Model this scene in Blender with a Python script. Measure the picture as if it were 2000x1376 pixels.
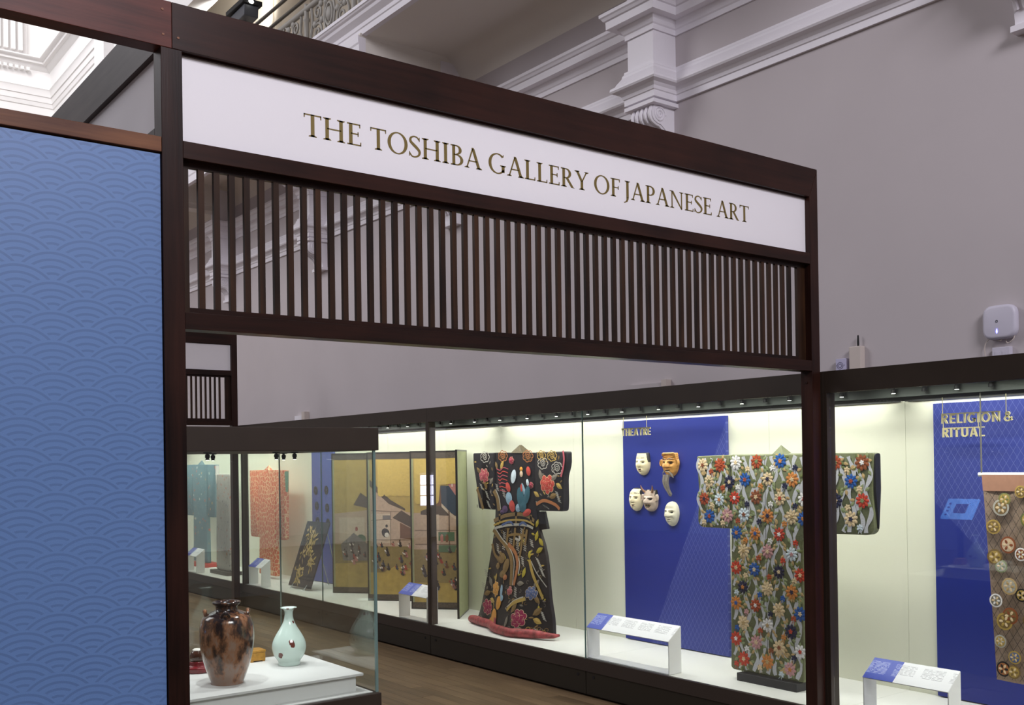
import bpy, bmesh, math, random
from mathutils import Vector, Matrix
random.seed(7)
for o in list(bpy.data.objects):
    bpy.data.objects.remove(o, do_unlink=True)
scene = bpy.context.scene
COL = scene.collection

# ------------------------------------------------------------------ camera
cam_d = bpy.data.cameras.new('camera'); cam = bpy.data.objects.new('camera', cam_d); COL.objects.link(cam)
_yaw, _pitch, _roll = 0.92029, 0.0059654, -0.01453
_f = Vector((math.cos(_yaw)*math.cos(_pitch), math.sin(_yaw)*math.cos(_pitch), math.sin(_pitch)))
_r0 = Vector((math.sin(_yaw), -math.cos(_yaw), 0)); _u0 = _r0.cross(_f)
_r = math.cos(_roll)*_r0 + math.sin(_roll)*_u0; _u = _r.cross(_f)
_m = Matrix((( _r.x, _u.x, -_f.x, 0), (_r.y, _u.y, -_f.y, 0), (_r.z, _u.z, -_f.z, 2.0), (0, 0, 0, 1)))
cam.matrix_world = _m
cam_d.sensor_fit = 'HORIZONTAL'; cam_d.sensor_width = 36.0
cam_d.lens = 2007.26/2000*36.0
cam_d.shift_y = (888.23-688)/2000
cam_d.clip_end = 200
scene.camera = cam

# ------------------------------------------------------------------ exposure, world, big lights
scene.view_settings.view_transform = 'Standard'
scene.view_settings.look = 'None'
scene.view_settings.gamma = 1.0
scene.view_settings.use_curve_mapping = False
scene.view_settings.exposure = 0.0
world = bpy.data.worlds.new('gallery_ambient'); scene.world = world; world.use_nodes = True
bg = world.node_tree.nodes['Background']
bg.inputs[0].default_value = (0.90, 0.86, 0.92, 1); bg.inputs[1].default_value = 0.17

def area(name, loc, target, sx, sy, power, col=(1, 1, 1), spread=180):
    l = bpy.data.lights.new(name, 'AREA'); l.shape = 'RECTANGLE'; l.size = sx; l.size_y = sy
    l.energy = power; l.color = col; l.spread = math.radians(spread)
    o = bpy.data.objects.new(name, l); COL.objects.link(o); o.location = loc
    o.rotation_euler = (Vector(target)-Vector(loc)).to_track_quat('-Z', 'Y').to_euler()
    return o
def spot(name, loc, target, power, ang=50, col=(1, 1, 1), blend=0.5, r=0.02):
    l = bpy.data.lights.new(name, 'SPOT'); l.energy = power; l.color = col
    l.spot_size = math.radians(ang); l.spot_blend = blend; l.shadow_soft_size = r
    o = bpy.data.objects.new(name, l); COL.objects.link(o); o.location = loc
    o.rotation_euler = (Vector(target)-Vector(loc)).to_track_quat('-Z', 'Y').to_euler()
    return o
# tall hall window behind the viewer, the hall skylight, and daylight on the far upper wall
area('hall_window_light', (1.6, -4.6, 8.2), (2.6, 4.2, 2.8), 4.0, 2.4, 700, (0.95, 0.92, 1.0))
area('hall_skylight', (-4.0, 15.0, 11.5), (4.0, 14.0, 4.0), 6.0, 9.0, 860, (0.97, 0.95, 1.0))
area('far_skylight', (2.6, 19.5, 13.2), (5.3, 24.0, 10.4), 3.0, 3.0, 240, (1.0, 0.99, 1.0))
CASE_COL = (1.0, 0.985, 0.925)
for k, (ya, yb) in enumerate(((-0.67, 4.17), (4.17, 9.05), (9.05, 13.93), (13.93, 18.8))):
    ym = (ya+yb)/2; L = yb-ya-0.2
    area('case_louvre_light', (6.60, ym, 2.455), (6.60, ym, 0), 0.22, L, 48, CASE_COL)
    _s = area('case_front_strip_light', (5.93, ym, 2.50), (5.93, ym, 0), 0.10, L, 34, CASE_COL, 120); _s.rotation_euler = (0, -0.36, 0)
for k, (x, y) in enumerate(((1.80, 4.72), (2.02, 5.30), (2.28, 4.72), (2.42, 5.2))):
    spot('island_spot_light', (x, y, 2.03), (x+0.04*(1-k), y+0.05, 0.95), 16, 75, (0.96, 0.98, 1.0), 0.4, 0.012)

# ------------------------------------------------------------------ helpers
def lin(c):
    c = c/255.0
    return c/12.92 if c <= 0.04045 else ((c+0.055)/1.055)**2.4
def C3(r, g, b): return (lin(r), lin(g), lin(b), 1)
MATS = {}
def mat(name, rgb, rough=0.6, metal=0.0, spec=0.5, var=0.0, scale=(8, 8, 8), bump=0.0, bscale=None, emit=None, estr=0, coat=0.0, detail=4):
    if name in MATS: return MATS[name]
    m = bpy.data.materials.new(name); m.use_nodes = True; MATS[name] = m
    nt = m.node_tree; b = nt.nodes['Principled BSDF']
    col = C3(*rgb); b.inputs['Base Color'].default_value = col
    b.inputs['Roughness'].default_value = rough; b.inputs['Metallic'].default_value = metal
    b.inputs['Specular IOR Level'].default_value = spec
    b.inputs['Coat Weight'].default_value = coat
    tc = nt.nodes.new('ShaderNodeTexCoord')
    if var > 0 or bump > 0:
        mp = nt.nodes.new('ShaderNodeMapping'); mp.inputs['Scale'].default_value = scale
        nt.links.new(tc.outputs['Object'], mp.inputs['Vector'])
        nz = nt.nodes.new('ShaderNodeTexNoise'); nz.inputs['Scale'].default_value = 1.0
        nz.inputs['Detail'].default_value = detail
        nt.links.new(mp.outputs[0], nz.inputs['Vector'])
    if var > 0:
        rp = nt.nodes.new('ShaderNodeValToRGB')
        rp.color_ramp.elements[0].position = 0.3; rp.color_ramp.elements[1].position = 0.7
        rp.color_ramp.elements[0].color = tuple(x*(1-var) for x in col[:3])+(1,)
        rp.color_ramp.elements[1].color = tuple(min(1, x*(1+var)) for x in col[:3])+(1,)
        nt.links.new(nz.outputs['Fac'], rp.inputs[0]); nt.links.new(rp.outputs[0], b.inputs['Base Color'])
    if bump > 0:
        bp = nt.nodes.new('ShaderNodeBump'); bp.inputs['Strength'].default_value = bump; bp.inputs['Distance'].default_value = 0.01
        nt.links.new(nz.outputs['Fac'], bp.inputs['Height']); nt.links.new(bp.outputs[0], b.inputs['Normal'])
    if emit:
        b.inputs['Emission Color'].default_value = C3(*emit); b.inputs['Emission Strength'].default_value = estr
    return m
def wood(name, dark, light, axis, rough=0.34, spec=0.22):
    if name in MATS: return MATS[name]
    m = bpy.data.materials.new(name); m.use_nodes = True; MATS[name] = m
    nt = m.node_tree; b = nt.nodes['Principled BSDF']; L = nt.links.new
    tc = nt.nodes.new('ShaderNodeTexCoord'); mp = nt.nodes.new('ShaderNodeMapping')
    s = [26, 26, 26]; s['xyz'.index(axis)] = 1.3; mp.inputs['Scale'].default_value = s
    oi = nt.nodes.new('ShaderNodeObjectInfo'); ad = nt.nodes.new('ShaderNodeVectorMath'); ad.operation = 'ADD'
    sc = nt.nodes.new('ShaderNodeVectorMath'); sc.operation = 'SCALE'; sc.inputs[3].default_value = 37.0
    cmb = nt.nodes.new('ShaderNodeCombineXYZ')
    for i in range(3): L(oi.outputs['Random'], cmb.inputs[i])
    L(cmb.outputs[0], sc.inputs[0]); L(tc.outputs['Object'], ad.inputs[0]); L(sc.outputs[0], ad.inputs[1]); L(ad.outputs[0], mp.inputs['Vector'])
    n1 = nt.nodes.new('ShaderNodeTexNoise'); n1.inputs['Scale'].default_value = 1; n1.inputs['Detail'].default_value = 6; n1.inputs['Roughness'].default_value = 0.65
    L(mp.outputs[0], n1.inputs['Vector'])
    n2 = nt.nodes.new('ShaderNodeTexNoise'); n2.inputs['Scale'].default_value = 2.2; n2.inputs['Detail'].default_value = 2
    L(ad.outputs[0], n2.inputs['Vector'])
    mx = nt.nodes.new('ShaderNodeMath'); mx.operation = 'MULTIPLY_ADD'; mx.inputs[1].default_value = 0.45
    hv = nt.nodes.new('ShaderNodeMath'); hv.operation = 'MULTIPLY'; hv.inputs[1].default_value = 0.55
    L(n1.outputs['Fac'], hv.inputs[0]); L(n2.outputs['Fac'], mx.inputs[0]); L(hv.outputs[0], mx.inputs[2])
    rv = nt.nodes.new('ShaderNodeMath'); rv.operation = 'MULTIPLY_ADD'; rv.inputs[1].default_value = 0.14; rv.inputs[2].default_value = -0.07
    L(oi.outputs['Random'], rv.inputs[0]); sm = nt.nodes.new('ShaderNodeMath'); sm.operation = 'ADD'; L(mx.outputs[0], sm.inputs[0]); L(rv.outputs[0], sm.inputs[1])
    rp = nt.nodes.new('ShaderNodeValToRGB'); rp.color_ramp.elements[0].position = 0.32; rp.color_ramp.elements[1].position = 0.68
    rp.color_ramp.elements[0].color = C3(*dark); rp.color_ramp.elements[1].color = C3(*light)
    L(sm.outputs[0], rp.inputs[0]); L(rp.outputs[0], b.inputs['Base Color'])
    b.inputs['Roughness'].default_value = rough; b.inputs['Specular IOR Level'].default_value = spec
    bp = nt.nodes.new('ShaderNodeBump'); bp.inputs['Strength'].default_value = 0.12; bp.inputs['Distance'].default_value = 0.004
    L(n1.outputs['Fac'], bp.inputs['Height']); L(bp.outputs[0], b.inputs['Normal'])
    return m
def glass_mat(name, tint=(0.97, 0.99, 0.97), ior=1.5):
    if name in MATS: return MATS[name]
    m = bpy.data.materials.new(name); m.use_nodes = True; MATS[name] = m
    nt = m.node_tree; nt.nodes.remove(nt.nodes['Principled BSDF']); out = nt.nodes['Material Output']
    tr = nt.nodes.new('ShaderNodeBsdfTransparent'); tr.inputs[0].default_value = tint+(1,)
    gl = nt.nodes.new('ShaderNodeBsdfGlossy'); gl.inputs['Roughness'].default_value = 0.0
    fr = nt.nodes.new('ShaderNodeFresnel'); fr.inputs[0].default_value = ior
    geo = nt.nodes.new('ShaderNodeNewGeometry')
    # same Fresnel for both sides of a thin pane
    mxn = nt.nodes.new('ShaderNodeMix'); mxn.data_type = 'FLOAT'
    fr2 = nt.nodes.new('ShaderNodeFresnel'); fr2.inputs[0].default_value = 1.0/ior
    lw = nt.nodes.new('ShaderNodeLayerWeight'); lw.inputs['Blend'].default_value = 0.5
    pw = nt.nodes.new('ShaderNodeMath'); pw.operation = 'POWER'; pw.inputs[1].default_value = 4.0
    ma = nt.nodes.new('ShaderNodeMath'); ma.operation = 'MULTIPLY_ADD'; ma.inputs[1].default_value = 0.96; ma.inputs[2].default_value = 0.045
    nt.links.new(lw.outputs['Facing'], pw.inputs[0]); nt.links.new(pw.outputs[0], ma.inputs[0])
    mix = nt.nodes.new('ShaderNodeMixShader')
    nt.links.new(ma.outputs[0], mix.inputs[0]); nt.links.new(tr.outputs[0], mix.inputs[1]); nt.links.new(gl.outputs[0], mix.inputs[2])
    nt.links.new(mix.outputs[0], out.inputs[0])
    for n in (fr, fr2, geo, mxn): nt.nodes.remove(n)
    return m

class MB:
    def __init__(s): s.v = []; s.f = []; s.m = []
    def add(s, vs, fs, mi=0):
        o = len(s.v); s.v += [tuple(p) for p in vs]
        for f in fs: s.f.append(tuple(i+o for i in f)); s.m.append(mi)
        return s
    def box(s, x0, x1, y0, y1, z0, z1, mi=0):
        vs = [(x, y, z) for x in (x0, x1) for y in (y0, y1) for z in (z0, z1)]
        return s.add(vs, [(0, 1, 3, 2), (4, 6, 7, 5), (0, 4, 5, 1), (2, 3, 7, 6), (0, 2, 6, 4), (1, 5, 7, 3)], mi)
    def prism(s, pts, ax, a, b, mi=0):
        n = len(pts)
        def P(p, t):
            if ax == 'x': return (t, p[0], p[1])
            if ax == 'y': return (p[0], t, p[1])
            return (p[0], p[1], t)
        vs = [P(p, a) for p in pts]+[P(p, b) for p in pts]
        fs = [tuple(range(n)), tuple(range(2*n-1, n-1, -1))]+[(i, i+n, (i+1) % n+n, (i+1) % n) for i in range(n)]
        return s.add(vs, fs, mi)
    def lathe(s, prof, cx, cy, z0=0, n=40, mi=0, sx=1, sy=1):
        vs = []; k = len(prof)
        for j in range(n):
            a = 2*math.pi*j/n
            for r, z in prof: vs.append((cx+r*sx*math.cos(a), cy+r*sy*math.sin(a), z0+z))
        fs = []
        for j in range(n):
            j2 = (j+1) % n
            for i in range(k-1): fs.append((j*k+i, j2*k+i, j2*k+i+1, j*k+i+1))
        return s.add(vs, fs, mi)
    def tube(s, pts, r, n=8, mi=0, cap=True):
        pts = [Vector(p) for p in pts]; vs = []; m = len(pts)
        rr = r if isinstance(r, (list, tuple)) else [r]*m
        prev = None
        for i, p in enumerate(pts):
            t = (pts[min(i+1, m-1)]-pts[max(i-1, 0)]).normalized()
            ref = prev if prev is not None else (Vector((0, 0, 1)) if abs(t.z) < 0.9 else Vector((1, 0, 0)))
            a = t.cross(ref)
            if a.length < 1e-6: a = t.cross(Vector((0.3, 1, 0.2)))
            a.normalize(); b = a.cross(t).normalized(); prev = b
            for k in range(n):
                q = 2*math.pi*k/n; vs.append(p+a*math.cos(q)*rr[i]+b*math.sin(q)*rr[i])
        fs = [(i*n+k, i*n+(k+1) % n, (i+1)*n+(k+1) % n, (i+1)*n+k) for i in range(m-1) for k in range(n)]
        if cap: fs += [tuple(range(n-1, -1, -1)), tuple((m-1)*n+k for k in range(n))]
        return s.add(vs, fs, mi)
    def sphere(s, c, r, n=12, mi=0):
        rx, ry, rz = r if isinstance(r, (list, tuple)) else (r, r, r); vs = []; h = n//2
        for i in range(h+1):
            t = math.pi*i/h
            for j in range(n):
                a = 2*math.pi*j/n
                vs.append((c[0]+rx*math.sin(t)*math.cos(a), c[1]+ry*math.sin(t)*math.sin(a), c[2]+rz*math.cos(t)))
        fs = [(i*n+j, (i+1)*n+j, (i+1)*n+(j+1) % n, i*n+(j+1) % n) for i in range(h) for j in range(n)]
        return s.add(vs, fs, mi)
    def grid(s, fn, nu, nv, mi=0, mfn=None):
        vs = [fn(i/nu, j/nv) for i in range(nu+1) for j in range(nv+1)]; o = len(s.v)
        s.v += [tuple(p) for p in vs]
        for i in range(nu):
            for j in range(nv):
                s.f.append((o+i*(nv+1)+j, o+(i+1)*(nv+1)+j, o+(i+1)*(nv+1)+j+1, o+i*(nv+1)+j+1))
                s.m.append(mfn((i+.5)/nu, (j+.5)/nv) if mfn else mi)
        return s

ORG = {}
def thing(name, label, cat, loc, group=None, kind=None):
    o = bpy.data.objects.new(name, None); COL.objects.link(o); o.location = loc; o.empty_display_size = 0.1
    o['label'] = label; o['category'] = cat
    if group: o['group'] = group
    if kind: o['kind'] = kind
    ORG[o.name] = Vector(loc); return o
def obj(name, mb, mats, parent=None, bevel=0, seg=2, smooth=False, sharp=42, loc=None, weld=False, kind=None, label=None):
    me = bpy.data.meshes.new(name)
    org = ORG[parent.name] if parent else (Vector(loc) if loc is not None else Vector((0, 0, 0)))
    me.from_pydata([tuple(Vector(p)-org) for p in mb.v], [], mb.f)
    if not isinstance(mats, (list, tuple)): mats = [mats]
    for m in mats: me.materials.append(m)
    me.polygons.foreach_set('material_index', mb.m)
    bm = bmesh.new(); bm.from_mesh(me)
    if weld: bmesh.ops.remove_doubles(bm, verts=bm.verts, dist=1e-5)
    bmesh.ops.recalc_face_normals(bm, faces=bm.faces)
    if bevel:
        bmesh.ops.bevel(bm, geom=[e for e in bm.edges if e.is_manifold and e.calc_face_angle(0) > 0.6], offset=bevel, segments=seg, affect='EDGES', profile=0.5, clamp_overlap=True)
    bm.to_mesh(me); bm.free()
    if smooth:
        me.polygons.foreach_set('use_smooth', [True]*len(me.polygons))
        try: me.set_sharp_from_angle(angle=math.radians(sharp))
        except Exception: pass
    o = bpy.data.objects.new(name, me); COL.objects.link(o)
    if parent: o.parent = parent; ORG[o.name] = org
    else:
        o.location = org; ORG[o.name] = org
    if kind: o['kind'] = kind
    if label: o['label'] = label
    return o
def tag(o, label, cat, group=None, kind=None):
    o['label'] = label; o['category'] = cat
    if group: o['group'] = group
    if kind: o['kind'] = kind
    return o
def struct(name, mb, mats, **k):
    o = obj(name, mb, mats, **k); o['kind'] = 'structure'; return o
def part_copy(o, parent, delta):
    """share a part's mesh at an offset, under the given parent"""
    c = o.copy(); COL.objects.link(c); c.parent = parent; c.location = o.location+Vector(delta); ORG[c.name] = ORG[parent.name]; return c
def copy_tree(o, parent=None, skip=()):
    c = o.copy(); COL.objects.link(c); c.parent = parent
    for ch in list(o.children):
        if ch.name.split('.')[0] in skip: continue
        copy_tree(ch, c, skip)
    return c
def sweep_y(prof, x0, y0, y1, sgn=-1):
    """moulding: profile (p, z) standing off plane x0 in direction sgn, running along y"""
    return [(x0+sgn*p, z) for p, z in prof], y0, y1
# ------------------------------------------------------------------ materials
M_wx = wood('dark_stained_wood_x', (20, 10, 7), (54, 28, 20), 'x', 0.33)
M_wz = wood('dark_stained_wood_z', (22, 11, 9), (58, 32, 24), 'z', 0.33)
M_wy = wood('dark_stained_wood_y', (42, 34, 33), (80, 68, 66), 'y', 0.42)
M_slat = wood('slat_wood', (24, 15, 11), (68, 44, 28), 'z', 0.38)
M_rail = wood('lighter_rail_wood', (86, 50, 34), (138, 92, 62), 'x', 0.42)
M_sign = mat('sign_white', (246, 243, 247), 0.45)
M_gold = mat('sign_gold_lettering', (126, 108, 58), 0.45, 0.35)
M_plug = mat('wood_plug', (132, 80, 46), 0.5, var=0.2, scale=(60, 60, 60))
M_wall = mat('gallery_wall_paint', (196, 188, 190), 0.75, var=0.025, scale=(1.2, 1.2, 1.2))
M_mould = mat('plaster_white_paint', (236, 232, 238), 0.5)
M_soff = mat('soffit_paint', (230, 224, 216), 0.8)
M_far = mat('far_wall_white', (240, 238, 236), 0.7)
M_beige = mat('upper_wall_beige', (186, 176, 160), 0.8)
M_iron = mat('grey_cast_iron_paint', (150, 146, 138), 0.5)
M_dkrail = mat('dark_bronze_pipe', (74, 68, 58), 0.4, 0.4)
M_bronze = mat('case_dark_bronze', (56, 46, 38), 0.45, 0.25, var=0.08, scale=(5, 5, 5))
M_bronze2 = mat('case_plinth_bronze', (58, 48, 42), 0.5, 0.2)
M_door = mat('plinth_door_bronze', (40, 34, 24), 0.5, 0.2)
M_black = mat('matt_black', (10, 10, 11), 0.7)
M_deck = mat('case_deck_white', (210, 210, 208), 0.55)
M_back = mat('case_back_fabric', (226, 226, 210), 0.9, bump=0.05, scale=(300, 300, 300))
M_lgrey = mat('case_ceiling_grey', (66, 72, 68), 0.6)
M_glass = glass_mat('clear_glass')
M_edge = mat('glass_edge_green', (110, 136, 132), 0.2, 0.0)
M_lens = mat('spot_lens_lit', (255, 255, 255), 0.3, emit=(255, 255, 245), estr=6)
M_white = mat('white_powder_coat', (232, 232, 234), 0.5)
M_lblue = mat('label_blue', (62, 84, 176), 0.5)
M_panel = None

# ------------------------------------------------------------------ hall shell
WX = 6.95
struct('floor', MB().box(-9, WX+0.3, -6, 27, -0.2, -0.012), wood('floor_board_far', (112, 92, 70), (142, 118, 92), 'y', 0.45))
w = struct('wall_right', MB().box(WX, WX+0.3, -4, 27, -0.012, 6.78), M_wall)
struct('wall_right_upper', MB().box(WX, WX+0.3, -4, 27, 6.80, 14.5), M_beige)
# mouldings on the right wall: two runs, broken forward around each console pilaster
lowc = [(0, 5.27), (.026, 5.27), (.026, 5.325), (.036, 5.332), (.044, 5.36), (.058, 5.372), (.068, 5.384), (.092, 5.392), (.112, 5.398), (.122, 5.414), (.118, 5.436), (.104, 5.447), (.088, 5.452), (.076, 5.478), (.056, 5.506), (.04, 5.53), (.038, 5.55), (.026, 5.565), (.024, 5.585), (0, 5.585)]
uppc = [(0, 5.88), (.016, 5.88), (.018, 5.925), (.030, 5.935), (.044, 5.965), (.062, 5.985), (.066, 5.995), (.140, 5.995), (.142, 6.065), (.158, 6.072), (.172, 6.095), (.185, 6.105), (.187, 6.135), (0, 6.14)]
PIL = [(3.10, 3.43), (6.56, 6.89), (10.02, 10.35), (13.48, 13.81), (16.92, 17.25), (20.4, 20.73), (23.8, 24.1)]
def run(prof, y0, y1):
    return MB().prism([(WX-p, z) for p, z in prof], 'y', y0, y1)
def wrap(prof, ya, yb, xf):
    """moulding breaking forward round a pilaster: swept ring with mitred corners"""
    mb = MB(); rows = []
    for p, z in prof:
        z -= .0012; p += .0008
        rows.append([(WX, ya-p, z), (xf-p, ya-p, z), (xf-p, yb+p, z), (WX, yb+p, z)])
    k = len(prof)
    vs = [q for r in rows for q in r]
    fs = [(i*4+j, i*4+j+1, (i+1)*4+j+1, (i+1)*4+j) for i in range(k-1) for j in range(3)]
    return mb.add(vs, fs)
edges = [-4]+[e for p in PIL for e in p]+[27]
n = 0
for prof in (lowc, uppc):
    n += 1
    struct('trim_%d' % n, run(prof, -4, 27), M_mould, smooth=True, sharp=16)
XF = 6.66
def spiral(cx, cz, r0, r1, turns, n=46, a0=0.0, s=1):
    return [(cx+(r0+(r1-r0)*i/n)*math.cos(a0+s*2*math.pi*turns*i/n), cz+(r0+(r1-r0)*i/n)*math.sin(a0+s*2*math.pi*turns*i/n)) for i in range(n+1)]
ordn = ['at top right corner', 'above the name sign', 'with foot between middle slats', 'second farthest, behind left slats', 'farthest, between the leftmost slats']
for k, (ya, yb) in enumerate(PIL[:5]):
    t = thing('pilaster_bracket', 'white plaster console bracket on right wall, '+ordn[k], 'bracket', (WX, (ya+yb)/2, 4.82), 'plaster brackets along the right wall')
    obj('shaft', MB().box(XF, WX, ya, yb, 5.25, 6.76), M_mould, t)
    obj('lower_cornice', wrap(lowc, ya, yb, XF), M_mould, t, smooth=True, sharp=16)
    obj('upper_cornice', wrap(uppc, ya, yb, XF), M_mould, t, smooth=True, sharp=16)
    obj('cap_plate', MB().box(XF-.03, WX, ya-.025, yb+.025, 5.215, 5.25), M_mould, t)
    # console side profile (x, z)
    pr = [(WX, 4.86), (WX-.075, 4.86), (WX-.078, 4.90), (WX-.09, 4.96), (WX-.12, 5.01), (WX-.17, 5.045), (WX-.22, 5.055), (WX-.262, 5.075), (WX-.285, 5.11), (WX-.288, 5.15), (WX-.27, 5.19), (WX-.26, 5.215), (WX, 5.215)]
    mb = MB().prism([(x, z) for x, z in pr], 'y', ya+.03, yb-.03)
    con = obj('console', mb, M_mould, t, smooth=True)
    obj('foot_plate', MB().box(WX-.10, WX, ya+.01, yb-.01, 4.82, 4.86), M_mould, t)
    fl = MB()
    for i in range(5):
        y = ya+.055+(yb-ya-.11)*i/4
        fl.tube([(x-.004, y, z) for x, z in pr[3:12]], .017, 6)
    obj('fluting', fl, M_mould, con, smooth=True)
    for y in (ya+.028, yb-.028):
        obj('volute', MB().tube([(x, y, z) for x, z in spiral(WX-.19, 5.135, .075, .012, 2.2)], .009, 6), M_mould, con, smooth=True)
# mezzanine: soffit with cove, cross ribs, balcony edge cornice, slab
SO = 6.75
cove = [(WX, 6.45)]+[(WX-.30+.30*math.cos(a), 6.45+.30*math.sin(a)) for a in [math.pi/2*i/10 for i in range(11)]]+[(5.62, SO), (5.62, 6.99), (WX, 6.99)]
struct('trim_39', MB().prism(cove, 'y', -4, 24.2), M_soff, smooth=True)
n0 = 40
for k, (ya, yb) in enumerate(PIL):
    m = (ya+yb)/2
    pr = [(m-.20, SO+.005), (m-.17, 6.72), (m-.16, 6.68), (m-.16, 6.42), (m-.13, 6.40), (m-.13, 6.33), (m+.13, 6.33), (m+.13, 6.40), (m+.16, 6.42), (m+.16, 6.68), (m+.17, 6.72), (m+.20, SO+.005)]
    struct('trim_%d' % (n0+k), MB().prism(pr, 'x', 5.58, WX), M_soff)
balc = [(5.66, 6.74), (5.60, 6.74), (5.595, 6.80), (5.585, 6.81), (5.58, 6.85), (5.55, 6.88), (5.53, 6.90), (5.52, 6.93), (5.50, 6.945), (5.49, 6.96), (5.48, 6.965), (5.48, 7.0), (5.66, 7.0)]
struct('trim_60', MB().prism(balc, 'y', -4, 24.2), M_mould)
lowb = [(5.66, 6.30), (5.60, 6.30), (5.60, 6.40), (5.59, 6.42), (5.59, 6.52), (5.575, 6.54), (5.575, 6.64), (5.565, 6.66), (5.565, 6.74), (5.66, 6.74)]
for k, (ya, yb) in enumerate(PIL[2:3]):
    struct('trim_%d' % (61+k), MB().prism(lowb, 'y', (ya+yb)/2-.172, 24.2), M_mould)
# far end of the hall, upper level: two walls meeting under a heavy cornice
ent = [(0, 9.685), (.02, 9.70), (.035, 9.78), (.05, 9.79), (.06, 9.90), (.08, 9.91), (.09, 10.03), (.115, 10.06), (.10, 10.08), (.10, 10.42), (.125, 10.44), (.16, 10.47), (.19, 10.52), (.26, 10.53), (.27, 10.57), (.31, 10.585), (.345, 10.62), (.345, 10.64), (0, 10.66)]
struct('wall_far', MB().box(-4, 5.6, 23.45, 23.8, -0.012, 14.5), M_far)
struct('wall_upper_side', MB().box(5.6, 5.9, 12.5, 23.45, 9.0, 14.5), M_far)
def ent_run():
    rows = []
    for p, z in ent: rows.append([(-4, 23.45-p, z), (5.6-p, 23.45-p, z), (5.6-p, 12.5, z)])
    vs = [q for r in rows for q in r]; k = len(ent)
    return MB().add(vs, [(i*3+j, i*3+j+1, (i+1)*3+j+1, (i+1)*3+j) for i in range(k-1) for j in range(2)])
struct('trim_70', ent_run(), M_far, smooth=True)
dn = MB()
for i in range(46): dn.box(5.05-.11*i-.03, 5.05-.11*i+.03, 23.22, 23.34, 10.36, 10.42)
struct('trim_71', dn, M_far)
t = thing('wall_pilaster', 'white upper wall pilaster with scrolled capital far behind the top left beam', 'pilaster', (5.6, 19.4, 9.0))
obj('shaft', MB().box(5.42, 5.6, 19.1, 19.7, 9.0, 10.2), M_far, t)
obj('capital', MB().box(5.30, 5.6, 19.0, 19.8, 10.2, 10.42).box(5.22, 5.6, 18.92, 19.88, 10.42, 10.52), M_far, t, bevel=.02)
for y in (19.02, 19.78): obj('scroll', MB().tube([(x, y, z) for x, z in spiral(5.36, 10.18, .09, .02, 1.6)], .025, 6), M_far, t, smooth=True)
t = thing('window_bay', 'tall pale window bay with white frame on far upper wall', 'window', (3.6, 23.45, 10.66))
obj('reveal', MB().box(2.4, 5.05, 23.30, 23.46, 10.66, 13.4), mat('bay_grey', (196, 192, 190), .7), t)
obj('frame', MB().box(2.4, 2.6, 23.2, 23.30, 10.9, 13.4).box(4.05, 4.35, 23.2, 23.30, 10.9, 13.4).box(2.4, 4.35, 23.2, 23.30, 10.75, 10.9), M_far, t, bevel=.01)
obj('pane', MB().box(2.6, 4.05, 23.26, 23.30, 10.9, 13.4), mat('bay_pane', (226, 228, 240), .3), t)
for i in range(4): obj('flute', MB().box(4.45+.14*i, 4.53+.14*i, 23.22, 23.30, 10.75, 13.4), M_far, t)
# balcony railing, pipes, upper floor wall details
UZ = 7.0
t = thing('balcony_railing', 'grey scrolled cast iron railing along the upper balcony edge', 'railing', (5.66, 11.4, UZ))
RX = 5.66
posts = [11.46, 10.26, 12.66, 13.86, 9.06]
for y in posts:
    p = obj('post', MB().lathe([(0, 0), (.05, 0), (.05, .03), (.032, .05), (.03, .40), (.042, .42), (.042, .44), (.028, .46), (.028, .62), (0, .62)], RX, y, UZ, 14), M_iron, t, smooth=True)
obj('handrail', MB().tube([(RX, 8.4, UZ+.56), (RX, 14.4, UZ+.56)], .035, 10), M_iron, t, smooth=True)
obj('bottom_rail', MB().tube([(RX, 8.4, UZ+.05), (RX, 14.4, UZ+.05)], .018, 8), M_iron, t, smooth=True)
for y0 in (10.86, 12.06, 9.66, 13.26):
    sc = MB()
    for s in (-1, 1):
        sc.tube([(RX, y0+s*q, UZ+z) for q, z in spiral(.30, .17, .12, .02, 1.6, a0=1.2)], .016, 6)
        sc.tube([(RX, y0+s*q, UZ+z) for q, z in spiral(.30, .42, .10, .02, 1.6, a0=-1.2, s=-1)], .016, 6)
        sc.tube([(RX, y0+s*q, UZ+z) for q, z in [(.46, .05), (.49, .2), (.43, .33), (.46, .52)]], .018, 6)
        sc.tube([(RX, y0+s*q, UZ+z) for q, z in [(.02, .06), (.10, .16), (.14, .3), (.10, .44), (.02, .54)]], .018, 6)
        for q, z in ((.2, .3), (.38, .3), (.09, .12), (.09, .48), (.22, .1), (.22, .5)): sc.sphere((RX, y0+s*q, UZ+z), (.025, .045, .045), 8)
    sc.tube([(RX, y0+.085*math.cos(a), UZ+.30+.13*math.sin(a)) for a in [2*math.pi*i/20 for i in range(21)]], .02, 6)
    sc.sphere((RX, y0, UZ+.30), (.04, .06, .09), 10)
    obj('scroll_panel', sc, M_iron, t, smooth=True)
for z, nm in ((7.70, 'lower'), (7.90, 'upper')):
    o = obj('safety_pipe', MB().tube([(5.66, 8.0, z), (5.66, 13.2, z)], .022, 10), M_dkrail, smooth=True, loc=(5.66, 11.4, z))
    tag(o, 'dark metal safety pipe above the iron balcony railing, '+nm+' of the two', 'pipe', 'safety pipes above the balcony railing')
for y in (12.62, 12.98):
    o = obj('pipe_end_knob', MB().sphere((5.565, y, 7.60 if y < 12.8 else 7.78), (.06, .06, .035), 14).tube([(5.565, y, 7.60 if y < 12.8 else 7.78), (5.645, y, 7.695 if y < 12.8 else 7.895)], .012, 8), M_iron, smooth=True, loc=(5.565, y, 7.6))
    tag(o, 'rounded grey metal knob beside the '+('lower' if y < 12.8 else 'upper')+' safety pipe end', 'knob', 'knobs by the safety pipes')
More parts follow.
